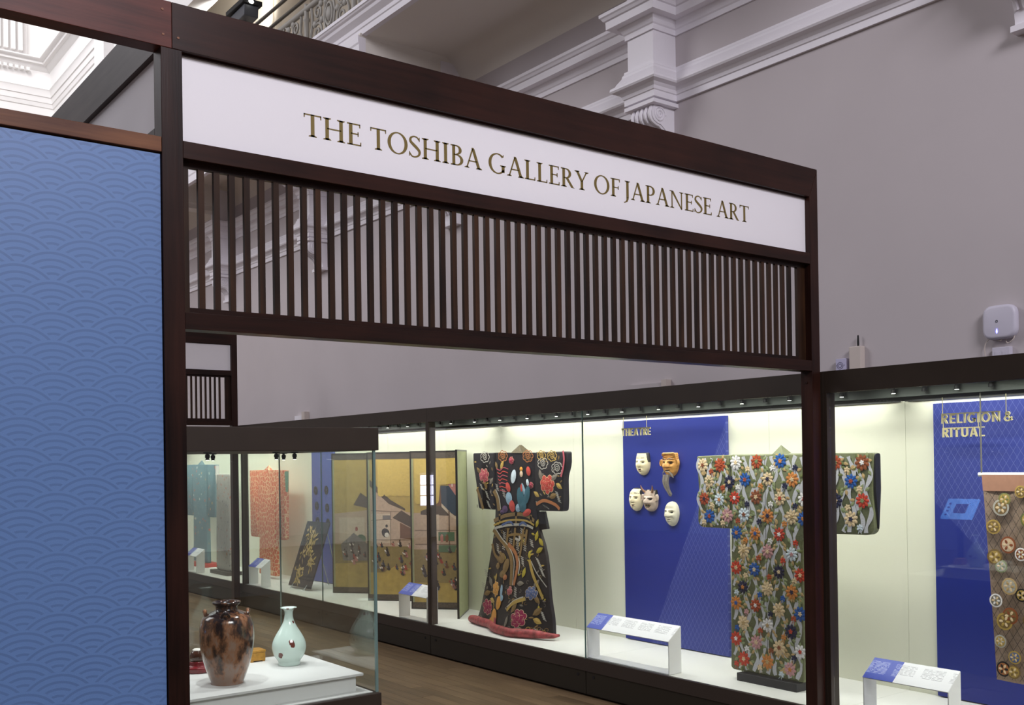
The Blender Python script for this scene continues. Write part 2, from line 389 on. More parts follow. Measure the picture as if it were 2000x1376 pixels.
bt = MB()
n = 80
for y in (11.0, 12.55, 13.9, 15.2):
    n += 1; struct('trim_%d' % n, MB().box(WX-.03, WX, y, y+.06, 7.0, 9.6), M_beige)
t = thing('wall_door', 'dark brown wooden door on the upper floor behind the balcony railing', 'door', (WX, 10.5, 7.0))
obj('door_leaf', MB().box(WX-.05, WX-.01, 11.05, 11.9, 7.0, 9.0), M_wz, t); obj('frame', MB().box(WX-.06, WX, 10.98, 11.05, 7.0, 9.05).box(WX-.06, WX, 11.9, 11.97, 7.0, 9.05), M_beige, t)
t = thing('floodlight', 'black floodlight fixture shining up beyond the balcony', 'floodlight', (6.02, 14.2, 8.35))
obj('housing', MB().prism([(13.98, 8.46), (14.46, 8.44), (14.50, 8.60), (13.96, 8.62)], 'x', 5.92, 6.14), mat('floodlight_grey', (62, 64, 70), .5), t, bevel=.012)
obj('top_plate', MB().box(5.88, 6.18, 13.92, 14.56, 8.62, 8.69), M_black, t, bevel=.01)
obj('lens', MB().sphere((6.0, 13.90, 8.64), (.04, .02, .03), 10), M_lens, t)
obj('stem', MB().tube([(6.03, 14.2, 7.02), (6.03, 14.2, 8.46)], .02, 8), M_black, t, smooth=True)
spot('floodlight_beam', (6.05, 14.8, 8.9), (6.9, 17.5, 10.5), 240, 110, (1, 0.99, 0.97), 0.6, 0.1)

# ------------------------------------------------------------------ floor boards (the strip of floor in view)
r = random.Random(3)
fl = bpy.data.objects['floor']
fm = [wood('oak_board_%d' % i, d, l, 'y', 0.42) for i, (d, l) in enumerate((((98, 80, 58), (128, 106, 78)), ((90, 73, 52), (120, 98, 72)), ((104, 85, 62), (134, 111, 83))))]
x = 3.05
while x < 5.76:
    x1 = min(x+.1165, 5.765); y = 4.4+r.random()*1.2; y = min(y, 5.4)
    while y < 15.0:
        L = 1.3+r.random()*1.1
        obj('floor_board', MB().box(x+.0009, x1-.0009, y+.001, y+L-.001, -.012, 0.0), fm[r.randrange(3)], fl)
        y += L
    x += .1165
struct('floor_front', MB().box(-6, 5.9, -6, 4.4, -.012, 0), fm[0])
struct('floor_side', MB().box(-6, 3.05, 4.4, 15.5, -.012, -.0005), fm[0])

# ------------------------------------------------------------------ lettering engine
TH, TN, SF = .135, .055, .038
def q4(x0, y0, x1, y1, w): return [(x0-w/2, y0), (x0+w/2, y0), (x1+w/2, y1), (x1-w/2, y1)]
def rect(x0, x1, y0, y1): return [(x0, y0), (x1, y0), (x1, y1), (x0, y1)]
def serif(x, y, h, d, w=TH):
    return [[(x-h, y), (x+h, y), (x+h, y+d*SF*.7), (x+w*.55, y+d*SF*2), (x-w*.55, y+d*SF*2), (x-h, y+d*SF*.7)]]
def arc(cx, cy, rx, ry, a0, a1, ts, tt, n=28):
    out = []; inn = []
    for i in range(n+1):
        a = math.radians(a0+(a1-a0)*i/n); c, s = math.cos(a), math.sin(a); t = tt+(ts-tt)*abs(c)**1.4
        out.append((cx+rx*c, cy+ry*s)); inn.append((cx+(rx-t)*c, cy+(ry-t)*s))
    return [[out[i], out[i+1], inn[i+1], inn[i]] for i in range(n)]
def ribbon(pts, ws):
    q = []
    for i, p in enumerate(pts):
        a = pts[max(i-1, 0)]; b = pts[min(i+1, len(pts)-1)]; dx, dy = b[0]-a[0], b[1]-a[1]; L = math.hypot(dx, dy) or 1
        w = (ws[i] if isinstance(ws, (list, tuple)) else ws)/2
        q.append(((p[0]-dy/L*w, p[1]+dx/L*w), (p[0]+dy/L*w, p[1]-dx/L*w)))
    return [[q[i][0], q[i+1][0], q[i+1][1], q[i][1]] for i in range(len(q)-1)]
def smooth_pts(pts, n=6):
    out = []; P = [pts[0]]+list(pts)+[pts[-1]]
    for i in range(1, len(P)-2):
        for k in range(n):
            t = k/n; a, b, c, d = P[i-1], P[i], P[i+1], P[i+2]
            out.append(tuple(.5*((2*b[j])+(-a[j]+c[j])*t+(2*a[j]-5*b[j]+4*c[j]-d[j])*t*t+(-a[j]+3*b[j]-3*c[j]+d[j])*t**3) for j in range(len(b))))
    out.append(tuple(pts[-1])); return out
def vser(x, y, d, s=1): return [[(x, y), (x-s*.05, y), (x-s*.035, y+d*.17), (x, y+d*.17)]]
def G_serif(ch):
    if ch == 'T': return [rect(0, .66, 1-TN, 1)]+vser(0, 1, -1, -1)+vser(.66, 1, -1, 1)+[q4(.33, 0, .33, 1, TH)]+serif(.33, 0, .15, 1), .66
    if ch == 'H': return [q4(.16, 0, .16, 1, TH), q4(.70, 0, .70, 1, TH), rect(.16, .70, .49, .49+TN)]+sum([serif(x, y, .15, d) for x in (.16, .70) for y, d in ((0, 1), (1, -1))], []), .86
    if ch == 'E': return [q4(.16, 0, .16, 1, TH), rect(.02, .54, 1-TN, 1), rect(.16, .47, .50, .50+TN), rect(.02, .56, 0, TN)]+vser(.54, 1, -1)+vser(.57, 0, 1)+[rect(.43, .47, .42, .63)], .58
    if ch == 'F': return [q4(.16, 0, .16, 1, TH), rect(.02, .54, 1-TN, 1), rect(.16, .47, .48, .48+TN), rect(.43, .47, .40, .61)]+vser(.54, 1, -1)+serif(.16, 0, .15, 1), .55
    if ch == 'L': return [q4(.16, 0, .16, 1, TH), rect(.02, .54, 0, TN)]+vser(.55, 0, 1)+serif(.16, 1, .15, -1), .56
    if ch == 'I': return [q4(.16, 0, .16, 1, TH)]+serif(.16, 0, .15, 1)+serif(.16, 1, .15, -1), .32
    if ch == 'O': return arc(.43, .5, .43, .525, 0, 360, TH, TN, 48), .86
    if ch == 'G': return arc(.43, .5, .43, .525, 48, 322, TH, TN, 40)+[q4(.70, .08, .70, .44, TH)]+serif(.70, .44, .14, -1)+[[(.69, .86), (.72, .86), (.73, 1.0), (.70, .98)]], .84
    if ch == 'S':
        p = smooth_pts([(.45, .84), (.36, .96), (.22, .985), (.09, .90), (.07, .74), (.19, .60), (.33, .47), (.46, .30), (.43, .12), (.28, .015), (.13, .03), (.03, .17)])
        w = [TN+(TH-TN)*math.exp(-((i/(len(p)-1)-.5)/.23)**2) for i in range(len(p))]
        return ribbon(p, w)+[[(.44, .78), (.475, .78), (.475, .98), (.45, .98)], [(0, .02), (.03, .02), (.045, .24), (.01, .24)]], .50
    if ch == 'B': return [q4(.16, 0, .16, 1, TH), rect(.02, .30, 1-TN, 1), rect(.02, .30, 0, TN), rect(.16, .32, .50, .50+TN)]+arc(.28, .765, .25, .235, -90, 90, TH, TN, 18)+arc(.30, .275, .30, .275, -90, 90, TH, TN, 18), .61
    if ch == 'P': return [q4(.16, 0, .16, 1, TH), rect(.02, .30, 1-TN, 1), rect(.16, .30, .44, .44+TN)]+arc(.28, .72, .29, .28, -90, 90, TH, TN, 18)+serif(.16, 0, .15, 1), .58
    if ch == 'R': return [q4(.16, 0, .16, 1, TH), rect(.02, .30, 1-TN, 1), rect(.16, .30, .46, .46+TN)]+arc(.28, .73, .28, .27, -90, 90, TH, TN, 18)+serif(.16, 0, .15, 1)+[[(.26, .48), (.40, .48), (.68, .03), (.74, 0), (.56, 0)]], .72
    if ch == 'A': return [q4(.10, 0, .38, .98, TN*1.1), q4(.40, .98, .68, 0, TH), rect(.19, .57, .33, .33+TN), rect(.34, .44, .96, 1.03)]+serif(.10, 0, .11, 1, TN)+serif(.68, 0, .14, 1), .79
    if ch == 'N': return [q4(.14, 0, .14, 1, TN*1.2), q4(.74, 0, .74, 1, TN*1.2), [(.08, 1), (.22, 1), (.775, .0), (.72, -.03)]]+serif(.14, 0, .13, 1, TN)+serif(.74, 1, .13, -1, TN)+[rect(0, .16, 1-SF, 1)], .87
    if ch == 'Y': return [q4(.10, 1, .36, .44, TH), q4(.62, 1, .37, .44, TN*1.2), q4(.36, 0, .36, .47, TH)]+serif(.36, 0, .15, 1)+serif(.10, 1, .13, -1)+serif(.62, 1, .11, -1, TN), .72
    if ch == 'J': return [q4(.20, .05, .20, 1, TH)]+serif(.20, 1, .15, -1)+ribbon(smooth_pts([(.20, .08), (.185, -.06), (.12, -.17), (.0, -.23)]), [TH*.9]*6+[TH*.7]*6+[TN]*7), .35
def G_sans(ch, w=.155):
    h = w/2
    def L(*p): return ribbon(list(p), w)
    if ch == 'T': return [rect(0, .56, 1-w, 1), rect(.28-h, .28+h, 0, 1)], .56
    if ch == 'H': return [rect(0, w, 0, 1), rect(.62-w, .62, 0, 1), rect(w, .62-w, .5-h, .5+h)], .62
    if ch == 'E': return [rect(0, w, 0, 1), rect(w, .48, 1-w, 1), rect(w, .44, .5-h, .5+h), rect(w, .48, 0, w)], .48
    if ch == 'L': return [rect(0, w, 0, 1), rect(w, .46, 0, w)], .46
    if ch == 'I': return [rect(0, w, 0, 1)], w
    if ch == 'A': return [q4(.09, 0, .33, 1, w*1.05), q4(.39, 1, .63, 0, w*1.05), rect(.20, .52, .22, .22+w*.85)], .72
    if ch == 'R': return [rect(0, w, 0, 1), rect(w, .28, 1-w, 1), rect(w, .28, .44, .44+w)]+arc(.27, .72, .27, .28, -90, 90, w, w, 16)+[[(.20, .46), (.38, .46), (.60, 0), (.39, 0)]], .58
    if ch == 'O': return arc(.39, .5, .39, .52, 0, 360, w, w, 40), .78
    if ch == 'G': return arc(.38, .5, .38, .52, 45, 330, w, w, 36)+[rect(.70-w, .70, .08, .48), rect(.42, .70, .48-w*.8, .48)], .70
    if ch == 'N': return [rect(0, w, 0, 1), rect(.66-w, .66, 0, 1), [(0, 1), (w*1.1, 1), (.66, 0), (.66-w*1.1, 0)]], .66
    if ch == 'U': return [rect(0, w, .3, 1), rect(.62-w, .62, .3, 1)]+arc(.31, .31, .31, .33, 180, 360, w, w, 24), .62
    if ch == '&':
        p = smooth_pts([(.70, .10), (.50, .30), (.22, .66), (.20, .86), (.34, .95), (.45, .84), (.40, .66), (.14, .44), (.07, .25), (.20, .07), (.40, .08), (.58, .26), (.66, .46)])
        return ribbon(p, w*.9), .74
def lay(word, glyph, gap):
    x = 0; out = []
    for ch in word:
        g, w = glyph(ch); out.append((ch, [[(px+x, py) for px, py in poly] for poly in g])); x += w+gap
    return out, x-gap

# ------------------------------------------------------------------ the portal
PY = 4.18; D = .09
XL0, XL1, XR0, XR1 = 1.411, 1.499, 5.672, 5.760
ZT, ZB = 3.905, 3.714
def make_portal(label):
    t = thing('timber_portal', label, 'portal', (3.6, PY+D/2, 0), 'timber portals of the gallery')
    obj('post', MB().box(XL0, XL1, PY, PY+D, 0, ZB), M_wz, t, bevel=.002)
    obj('post', MB().prism([(XR0, 0), (XR1, 0), (XR1, ZT-.002), (XR0+.002, ZB)], 'y', PY, PY+D), M_wz, t, bevel=.002)
    obj('top_beam', MB().prism([(1.458, ZB), (XR0, ZB), (XR1-.002, ZT), (1.458, ZT)], 'y', PY-.001, PY+D), M_wx, t, bevel=.002)
    obj('middle_rail', MB().box(XL1, XR0, PY, PY+D, 3.270, 3.342), M_wx, t, bevel=.002)
    obj('bottom_rail', MB().box(XL1, XR0, PY, PY+D, 2.565, 2.634), M_wx, t, bevel=.002)
    obj('sign_board', MB().box(XL1, XR0, PY+.036, PY+.058, 3.342, 3.714), M_sign, t)
    obj('sign_bead', MB().box(XL1, XR0, PY+.024, PY+.036, 3.706, 3.714), M_wx, t)
    LY0, LY1 = PY+.045, PY+.067
    obj('lattice_stile', MB().box(XL1, 1.535, LY0, LY1, 2.634, 3.270), M_slat, t)
    obj('lattice_stile', MB().box(5.592, XR0, LY0, LY1, 2.634, 3.270), M_slat, t)
    obj('lattice_rail', MB().box(1.535, 5.592, LY0, LY1, 3.246, 3.270), M_wx, t)
    obj('lattice_rail', MB().box(1.535, 5.592, LY0, LY1, 2.634, 2.661), M_wx, t)
    s0 = obj('slat', MB().box(1.577, 1.603, LY0+.001, LY1-.001, 2.661, 3.246), M_slat, t)
    for k in range(1, 59): part_copy(s0, t, (.0677*k, 0, 0))
    pg = MB(); pg.lathe([(0, 0), (.008, 0), (.009, .002), (.009, .012), (0, .012)], 0, 0, 0, 16)
    pg.v = [(XR0-.004+z, 4.225+x, 2.491+y) for x, y, z in pg.v]
    obj('peg', pg, M_wz, t)
    return t
portal = make_portal('dark timber doorway frame carrying the gallery name sign above a slatted screen')
def plug(x, z, parent, rx=.0055, rz=.0045):
    pg = MB().lathe([(0, 0), (1, 0), (1, .003), (0, .003)], 0, 0, 0, 14)
    pg.v = [(x+a*rx, PY-.0005-c, z+b*rz) for a, b, c in pg.v]
    return obj('peg', pg, M_plug, parent)
plug(1.483, 3.762, portal)
far_portal = copy_tree(portal, skip=('peg',))
far_portal.location = portal.location+Vector((0, 14.0-PY, 0))
far_portal['label'] = 'second timber doorway frame with blank sign, far down the gallery beyond the vase case'
sign = [c for c in portal.children if c.name.startswith('sign_board')][0]
WORDS = [('THE', 2.061, 2.353), ('TOSHIBA', 2.401, 3.039), ('GALLERY', 3.085, 3.762), ('OF', 3.804, 3.999), ('JAPANESE', 4.03, 4.760), ('ART', 4.806, 5.104)]
for wd, xa, xb in WORDS:
    g, W = lay(wd, G_serif, .06)
    sx = (xb-xa)/W
    for ch, polys in g:
        mb = MB()
        for poly in polys: mb.prism([(xa+px*sx, 3.475+py*.1005) for px, py in poly], 'y', PY+.0345, PY+.0365)
        obj('letter', mb, M_gold, sign)

# ------------------------------------------------------------------ blue screen wall left of the portal
def wave_mat():
    m = bpy.data.materials.new('blue_wave_print'); m.use_nodes = True
    nt = m.node_tree; b = nt.nodes['Principled BSDF']; L = nt.links.new
    tc = nt.nodes.new('ShaderNodeTexCoord'); sp = nt.nodes.new('ShaderNodeSeparateXYZ'); L(tc.outputs['Object'], sp.inputs[0])
    def M(op, a, bb=None, cc=None):
        n = nt.nodes.new('ShaderNodeMath'); n.operation = op
        for i, v in enumerate((a, bb, cc)):
            if v is None: continue
            if isinstance(v, (int, float)): n.inputs[i].default_value = v
            else: L(v, n.inputs[i])
        return n.outputs[0]
    P, R = .248, .1155
    masks = []
    for ox, oz in ((0, 0), (P/2, R/2)):
        u = M('SUBTRACT', M('FLOORED_MODULO', M('ADD', sp.outputs[0], ox), P), P/2)
        v = M('FLOORED_MODULO', M('ADD', sp.outputs[2], oz), R)
        # arc centre lies below the cell; rings of radius r0..r3
        dv = M('ADD', v, .040)
        rr = M('SQRT', M('ADD', M('MULTIPLY', u, u), M('MULTIPLY', dv, dv)))
        ang = M('ARCTAN2', M('ABSOLUTE', u), dv)
        ph = M('FLOORED_MODULO', M('SUBTRACT', rr, .0655), .0262)
        ring = M('LESS_THAN', ph, .0095)
        inr = M('MULTIPLY', M('GREATER_THAN', rr, .0655), M('LESS_THAN', rr, .1545))
        lim = M('MULTIPLY_ADD', rr, 6.2, -.12)
        masks.append(M('MULTIPLY', M('MULTIPLY', ring, inr), M('LESS_THAN', ang, lim)))
    mk = M('MAXIMUM', masks[0], masks[1])
    nz = nt.nodes.new('ShaderNodeTexNoise'); nz.inputs['Scale'].default_value = 2.0; L(tc.outputs['Object'], nz.inputs['Vector'])
    fac = M('MULTIPLY', mk, M('MULTIPLY_ADD', nz.outputs['Fac'], .6, .5))
    mx = nt.nodes.new('ShaderNodeMix'); mx.data_type = 'RGBA'
    mx.inputs[6].default_value = C3(100, 134, 188); mx.inputs[7].default_value = C3(88, 118, 168)
    L(fac, mx.inputs[0]); L(mx.outputs[2], b.inputs['Base Color']); b.inputs['Roughness'].default_value = 0.42
    n2 = nt.nodes.new('ShaderNodeTexNoise'); n2.inputs['Scale'].default_value = 400; L(tc.outputs['Object'], n2.inputs['Vector'])
    bp = nt.nodes.new('ShaderNodeBump'); bp.inputs['Strength'].default_value = .15; bp.inputs['Distance'].default_value = .002
    L(n2.outputs['Fac'], bp.inputs['Height']); L(bp.outputs[0], b.inputs['Normal'])
    return m
t = thing('blue_screen_wall', 'blue wave patterned wall in a dark timber frame, left of the doorway', 'wall panel', (0, PY+.05, 0))
ORGW = ORG[t.name]
obj('blue_panel', MB().box(-2.6, XL0-.004, PY+.012, PY+.034, 0, 3.274), wave_mat(), t)
obj('top_rail', MB().box(-2.6, XL0-.001, PY, PY+D, 3.282, 3.343), M_rail, t, bevel=.002)
beam_l = obj('top_beam', MB().box(-2.6, 1.457, PY-.001, PY+D, ZB, ZT), wood('lit_beam_wood', (54, 24, 20), (112, 58, 48), 'x', 0.4), t, bevel=.002)  # light falling on this beam is put into its redder, lighter wood colour
obj('gap_strip', MB().box(-2.6, XL0-.001, PY+.034, PY+.06, 0, 3.282), M_black, t)
plug(1.419, 3.866, t); plug(1.421, 3.764, t)
t = thing('return_frame', 'grey lit timber beam and white panel running back from the doorway post', 'frame', (1.455, 7.0, 0))
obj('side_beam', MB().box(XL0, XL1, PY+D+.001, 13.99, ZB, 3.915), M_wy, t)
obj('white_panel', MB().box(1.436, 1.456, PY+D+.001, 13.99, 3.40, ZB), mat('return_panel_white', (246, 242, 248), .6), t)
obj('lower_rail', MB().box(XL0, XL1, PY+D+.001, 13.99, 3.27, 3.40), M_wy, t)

# ------------------------------------------------------------------ wall display cases
XG = 5.78
def spot_head(parent, x, y, z, tilt=0.0):
    pass
def make_case(ya, yb, label):
    ym = (ya+yb)/2
    t = thing('display_case', label, 'display case', (6.25, ym, 0), 'glazed wall cases along the right wall')
    for a, b in ((ya, ym), (ym, yb)):
        d = obj('plinth_door', MB().box(XG+.006, XG+.03, a+.004, b-.004, .012, .203), M_door, t)
        for y in (a+.10, b-.10):
            kh = MB().lathe([(0, 0), (.013, 0), (.013, .004), (0, .004)], 0, 0, 0, 14); kh.v = [(XG+.0055-c, y+p, .165+q) for p, q, c in kh.v]
            obj('lock', kh, M_black, d)
    obj('plinth_body', MB().box(XG+.03, WX-.03, ya, yb, 0, .29), M_door, t)
    obj('plinth_band', MB().box(XG-.002, XG+.03, ya, yb, .206, .314), M_bronze2, t, bevel=.0015)
    for a, b in ((ya, ym), (ym, yb)):
        obj('deck_board', MB().box(XG+.03, 6.76, a+.001, b-.001, .29, .314), M_deck, t)
    y = ya
    while y < yb-.05:
        y2 = min(y+1.22, yb); obj('back_panel', MB().box(6.735, 6.76, y+.0012, y2-.0012, .314, 2.56), M_back, t); y = y2
    obj('fascia', MB().box(XG-.004, XG+.02, ya+.001, yb-.001, 2.42, 2.565), M_bronze, t, bevel=.0015)
    obj('roof', MB().box(XG+.02, WX-.02, ya, yb, 2.552, 2.563), M_bronze, t)
    obj('lamp_board', MB().box(6.20, 6.215, ya, yb, 2.39, 2.552), M_lgrey, t)
    b0 = obj('louvre_blade', MB().box(6.216, 6.220, ya+.03, yb-.03, 2.385, 2.405), M_black, t)
    for k in range(1, 13): part_copy(b0, t, (.0425*k, 0, 0))
    for a, b in ((ya+.04, ym-.003), (ym+.003, yb-.04)):
        g = obj('glass_pane', MB().box(XG+.004, XG+.014, a, b, .314, 2.42), M_glass, t)
    obj('pane_edge', MB().box(XG+.002, XG+.016, ym-.003, ym+.003, .314, 2.42), M_edge, t)
    for y in (ya, yb):
        obj('mullion', MB().box(XG-.004, XG+.085, max(y-.025, ya) if y > ya else y, y+.025 if y == ya else y, .314, 2.42), M_bronze, t, bevel=.0015)
    # track heads
    h = MB().lathe([(0, .0), (.013, 0), (.015, -.012), (.012, -.03), (.017, -.034), (.017, -.056), (0, -.056)], 6.165, ya+.13, 2.47, 12)
    h.box(6.145, 6.20, ya+.127, ya+.133, 2.455, 2.461)
    s0 = obj('track_spot', h, M_black, t, smooth=True)
    l0 = obj('lens', MB().lathe([(0, 0), (.013, 0), (.013, -.002), (0, -.002)], 6.165, ya+.13, 2.4135, 10), M_lens, s0)
    k = 1
    while ya+.13+.222*k < yb-.1:
        c = part_copy(s0, t, (0, .222*k, 0))
        if k % 2 == 0: d = l0.copy(); COL.objects.link(d); d.parent = c
        k += 1
    return t
make_case(-0.67, 4.17, 'glazed wall case headed religion and ritual, right of the doorway post')
make_case(4.17, 9.05, 'glazed wall case headed theatre, with robes and masks behind its glass')
make_case(9.05, 13.93, 'glazed wall case holding the golden folding screen')
make_case(13.93, 18.8, 'farthest glazed wall case, seen through the vase case at far left')

# ------------------------------------------------------------------ island case with vases
IY0, IY1, IX0, IX1 = 4.50, 5.62, 1.53, 2.565
IZ = .861
t = thing('vase_case', 'freestanding glass case with dark top and base holding ceramics', 'display case', (2.05, 5.06, 0))
obj('base', MB().box(IX0, IX1+.012, IY0-.012, IY1+.012, 0, IZ-.004), M_bronze, t, bevel=.003)
obj('base_top', MB().box(IX0+.02, IX1-.02, IY0+.02, IY1-.02, IZ-.004, IZ), M_deck, t)
obj('top_fascia', MB().box(IX0, IX1+.014, IY0-.014, IY1+.014, 2.064, 2.176), M_bronze, t, bevel=.003)
for bx in ((IX0, IX1, IY0, IY0+.010), (IX0, IX1, IY1-.010, IY1)):
    obj('glass_pane', MB().box(*bx, IZ, 2.064), M_glass, t)
obj('glass_pane', MB().box(IX1-.010, IX1, IY0+.010, IY1-.010, IZ, 2.064), M_glass, t)
for y, hw_ in ((IY0+.005, .006), (IY1-.005, .003)):
    obj('corner_edge', MB().box(IX1-.006-hw_, IX1-.006+hw_+.001, y-hw_, y+hw_, IZ, 2.064), M_edge if hw_ > .004 else mat('glass_edge_pale', (150, 168, 164), .2), t)
o = obj('display_plinth', MB().box(IX0+.03, 2.486, 4.585, 5.26, IZ, .938).box(IX0+.03, 2.519, 4.565, 5.29, .938, .950), M_deck, bevel=.001, loc=(2.0, 4.9, IZ))
tag(o, 'low white display plinth carrying the vases inside the glass case', 'plinth')
for k, (x, y) in enumerate(((1.82, 4.80), (2.02, 5.25), (2.20, 4.86), (2.30, 4.86), (2.42, 5.25))):
    s = thing('case_spotlight', 'small black spotlight under the vase case top, %s from the left' % ('first', 'second', 'third', 'fourth', 'fifth')[k], 'spotlight', (x, y, 2.064), 'spotlights in the vase case')
    obj('mount', MB().lathe([(0, 0), (.020, 0), (.020, -.004), (.006, -.006), (.006, -.014), (0, -.014)], x, y, 2.0635, 14), M_black, s, smooth=True)
    b = obj('barrel', MB().lathe([(0, -.010), (.009, -.010), (.0115, -.014), (.0115, -.026), (.008, -.029), (.010, -.038), (0, -.038)], x, y, 2.064, 14), M_black, s, smooth=True)
    obj('lens', MB().lathe([(0, 0), (.0075, 0), (.0075, -.0012), (0, -.0012)], x, y, 2.026, 12), M_lens, b)

# small daylit window in the far wall, mirrored in the case glass
t = thing('window_1', 'small bright window low in the far wall, mirrored in the screen case glass', 'window', (-3.35, 23.44, .85), kind='structure')
obj('pane', MB().box(-3.56, -3.14, 23.43, 23.445, .85, 1.66), mat('daylit_pane', (235, 235, 255), .3, emit=(225, 225, 255), estr=9), t)
for bx in ((-3.60, -3.56, .82, 1.70), (-3.14, -3.10, .82, 1.70), (-3.36, -3.34, .85, 1.66)): obj('frame', MB().box(bx[0], bx[1], 23.415, 23.45, bx[2], bx[3]), M_mould, t)
for z in (.82, 1.10, 1.38, 1.66): obj('glazing_bar', MB().box(-3.56, -3.14, 23.41, 23.43, z, z+.022), M_mould, t)
# ------------------------------------------------------------------ cloth helpers
def poly_fn(a): return lambda cx, cy: a[0]+a[1]*cx+a[2]*cx*cx+a[3]*cy+a[4]*cx*cy
_ny = poly_fn([5.7238, -0.0020637, 3.2212e-07, 3.236e-05, -8.4173e-09]); _nz = poly_fn([2.1818, -2.8107e-05, -2.2164e-08, -0.0015515, 2.6216e-07])
_by = poly_fn([9.0404, -0.0029058, 5.0448e-07, 4.1617e-05, -1.2399e-08]); _bz = poly_fn([2.2787, -5.3932e-05, -2.5855e-08, -0.0016629, 3.0786e-07])
_ty = poly_fn([4.2004, -0.0013568, 1.5493e-07, 2.2692e-05, -4.2384e-09]); _tz = poly_fn([1.9574, 9.6017e-06, -1.2227e-08, -0.001216, 1.5259e-07])
def NK(cx, cy): return (_ny(cx, cy), _nz(cx, cy))
def BK(cx, cy): return (_by(cx, cy), _bz(cx, cy))
def TK(cx, cy): return (_ty(cx, cy), _tz(cx, cy))
def fan(mb, pts, mp, off, mi=0, dome=.002):
    """decal: polygon (2D design coords already in metres: y, z) laid on a mapped surface, slightly domed"""
    cx = sum(p[0] for p in pts)/len(pts); cz = sum(p[1] for p in pts)/len(pts); n = len(pts)
    vs = [mp(cx, cz, off+dome)]+[mp(p[0], p[1], off) for p in pts]
    mb.add(vs, [(0, i+1, (i+1) % n+1) for i in range(n)], mi)
def ell(cx, cz, a, b, rot=0, n=10):
    c, s = math.cos(rot), math.sin(rot)
    return [(cx+a*math.cos(t)*c-b*math.sin(t)*s, cz+a*math.cos(t)*s+b*math.sin(t)*c) for t in [2*math.pi*i/n for i in range(n)]]
def leaf(cx, cz, L, W, rot):
    c, s = math.cos(rot), math.sin(rot); P = [(-L, 0), (-L*.4, W*.9), (L*.15, W), (L*.65, W*.5), (L, 0), (L*.65, -W*.5), (L*.15, -W), (-L*.4, -W*.9)]
    return [(cx+x*c-y*s, cz+x*s+y*c) for x, y in P]
def rib(mb, pts, w, mp, off, mi=0):
    for qd in ribbon(pts, w): mb.add([mp(p[0], p[1], off) for p in qd], [(0, 1, 2, 3)], mi)
def silk(name, rgb, rough=.45): return mat('silk_'+name, rgb, rough, var=.12, scale=(220, 60, 220), bump=.15)
SILK = {k: silk(k, v) for k, v in dict(cream=(222, 196, 158), rust=(172, 74, 38), white=(232, 228, 230), blue=(32, 88, 168), navy=(26, 28, 66), orange=(206, 130, 62), red=(196, 62, 38),
        pale=(206, 218, 230), pink=(198, 146, 150), tan=(190, 160, 112), olive=(122, 122, 74), green=(128, 142, 96), brown=(140, 76, 42), sage=(140, 150, 108), moss=(104, 112, 62),
        gold=(176, 146, 74), dgold=(124, 98, 58), silver=(176, 172, 164), copper=(166, 104, 62), crimson=(150, 36, 66), coral=(186, 70, 60), rose=(172, 80, 92), amber=(204, 142, 52), slate=(84, 100, 144),
        black=(22, 20, 24), lblue=(140, 168, 190), teal=(52, 96, 112), purple=(84, 60, 96), grey=(120, 112, 102), yellow=(168, 150, 44), skin=(214, 186, 160), magenta=(142, 28, 72)).items()}
def outline_slab(pts, x0, x1):
    return MB().prism(pts, 'x', x0, x1)
def rounded(pts, rads, n=5):
    out = []; N = len(pts)
    for i, p in enumerate(pts):
        r = rads[i] if isinstance(rads, (list, tuple)) else rads
        if r <= 0: out.append(p); continue
        a = Vector(pts[i-1])-Vector(p); b = Vector(pts[(i+1) % N])-Vector(p)
        r = min(r, a.length*.49, b.length*.49); pa = Vector(p)+a.normalized()*r; pb = Vector(p)+b.normalized()*r
        for k in range(n+1):
            t = k/n; q = pa*(1-t)**2+Vector(p)*2*t*(1-t)+pb*t*t; out.append((q.x, q.y))
    return out

# ------------------------------------------------------------------ Noh robe with flowers
NX = 6.10
M_robe = mat('robe_olive_brocade', (104, 108, 76), .5, var=.12, scale=(90, 90, 90), bump=.1)
t = thing('flowered_robe', 'olive green brocade robe with white ripples and bright flowers, spread on a stand', 'robe', (6.14, 4.93, .38))
bodyp = rounded([(5.262, 2.026), (4.36, 2.026), (4.595, 1.46), (4.60, .383), (5.286, .383), (5.255, 1.46)], [0, 0, 0, .02, .03, 0])
bodyp = [(5.258, 2.026), (4.395, 2.026), (4.40, 1.60), (4.55, 1.50), (4.60, 1.40), (4.602, .395), (4.62, .383), (5.26, .383), (5.284, .40), (5.258, 1.46)]
bd = obj('body', outline_slab(bodyp, NX, NX+.07), M_robe, t, bevel=.014, seg=3, smooth=True)
ls = obj('sleeve', outline_slab(rounded([(5.256, 2.025), (5.604, 2.018), (5.584, 1.75), (5.602, 1.457), (5.256, 1.460)], [0, .02, .05, .07, .01]), NX+.003, NX+.072), M_robe, t, bevel=.014, seg=3, smooth=True)
rs = obj('sleeve', outline_slab(rounded([(4.397, 2.026), (4.402, 1.462), (4.018, 1.467), (4.03, 1.76), (4.012, 2.022)], [0, .01, .07, .05, .02]), NX+.003, NX+.072), M_robe, t, bevel=.010, seg=3, smooth=True)
op = MB().prism(rounded([(NX+.006, 2.015), (NX+.066, 2.018), (NX+.068, 1.78), (NX+.04, 1.50), (NX+.008, 1.78)], .02), 'y', 4.006, 4.020)
obj('sleeve_opening', op, SILK['black'], rs)
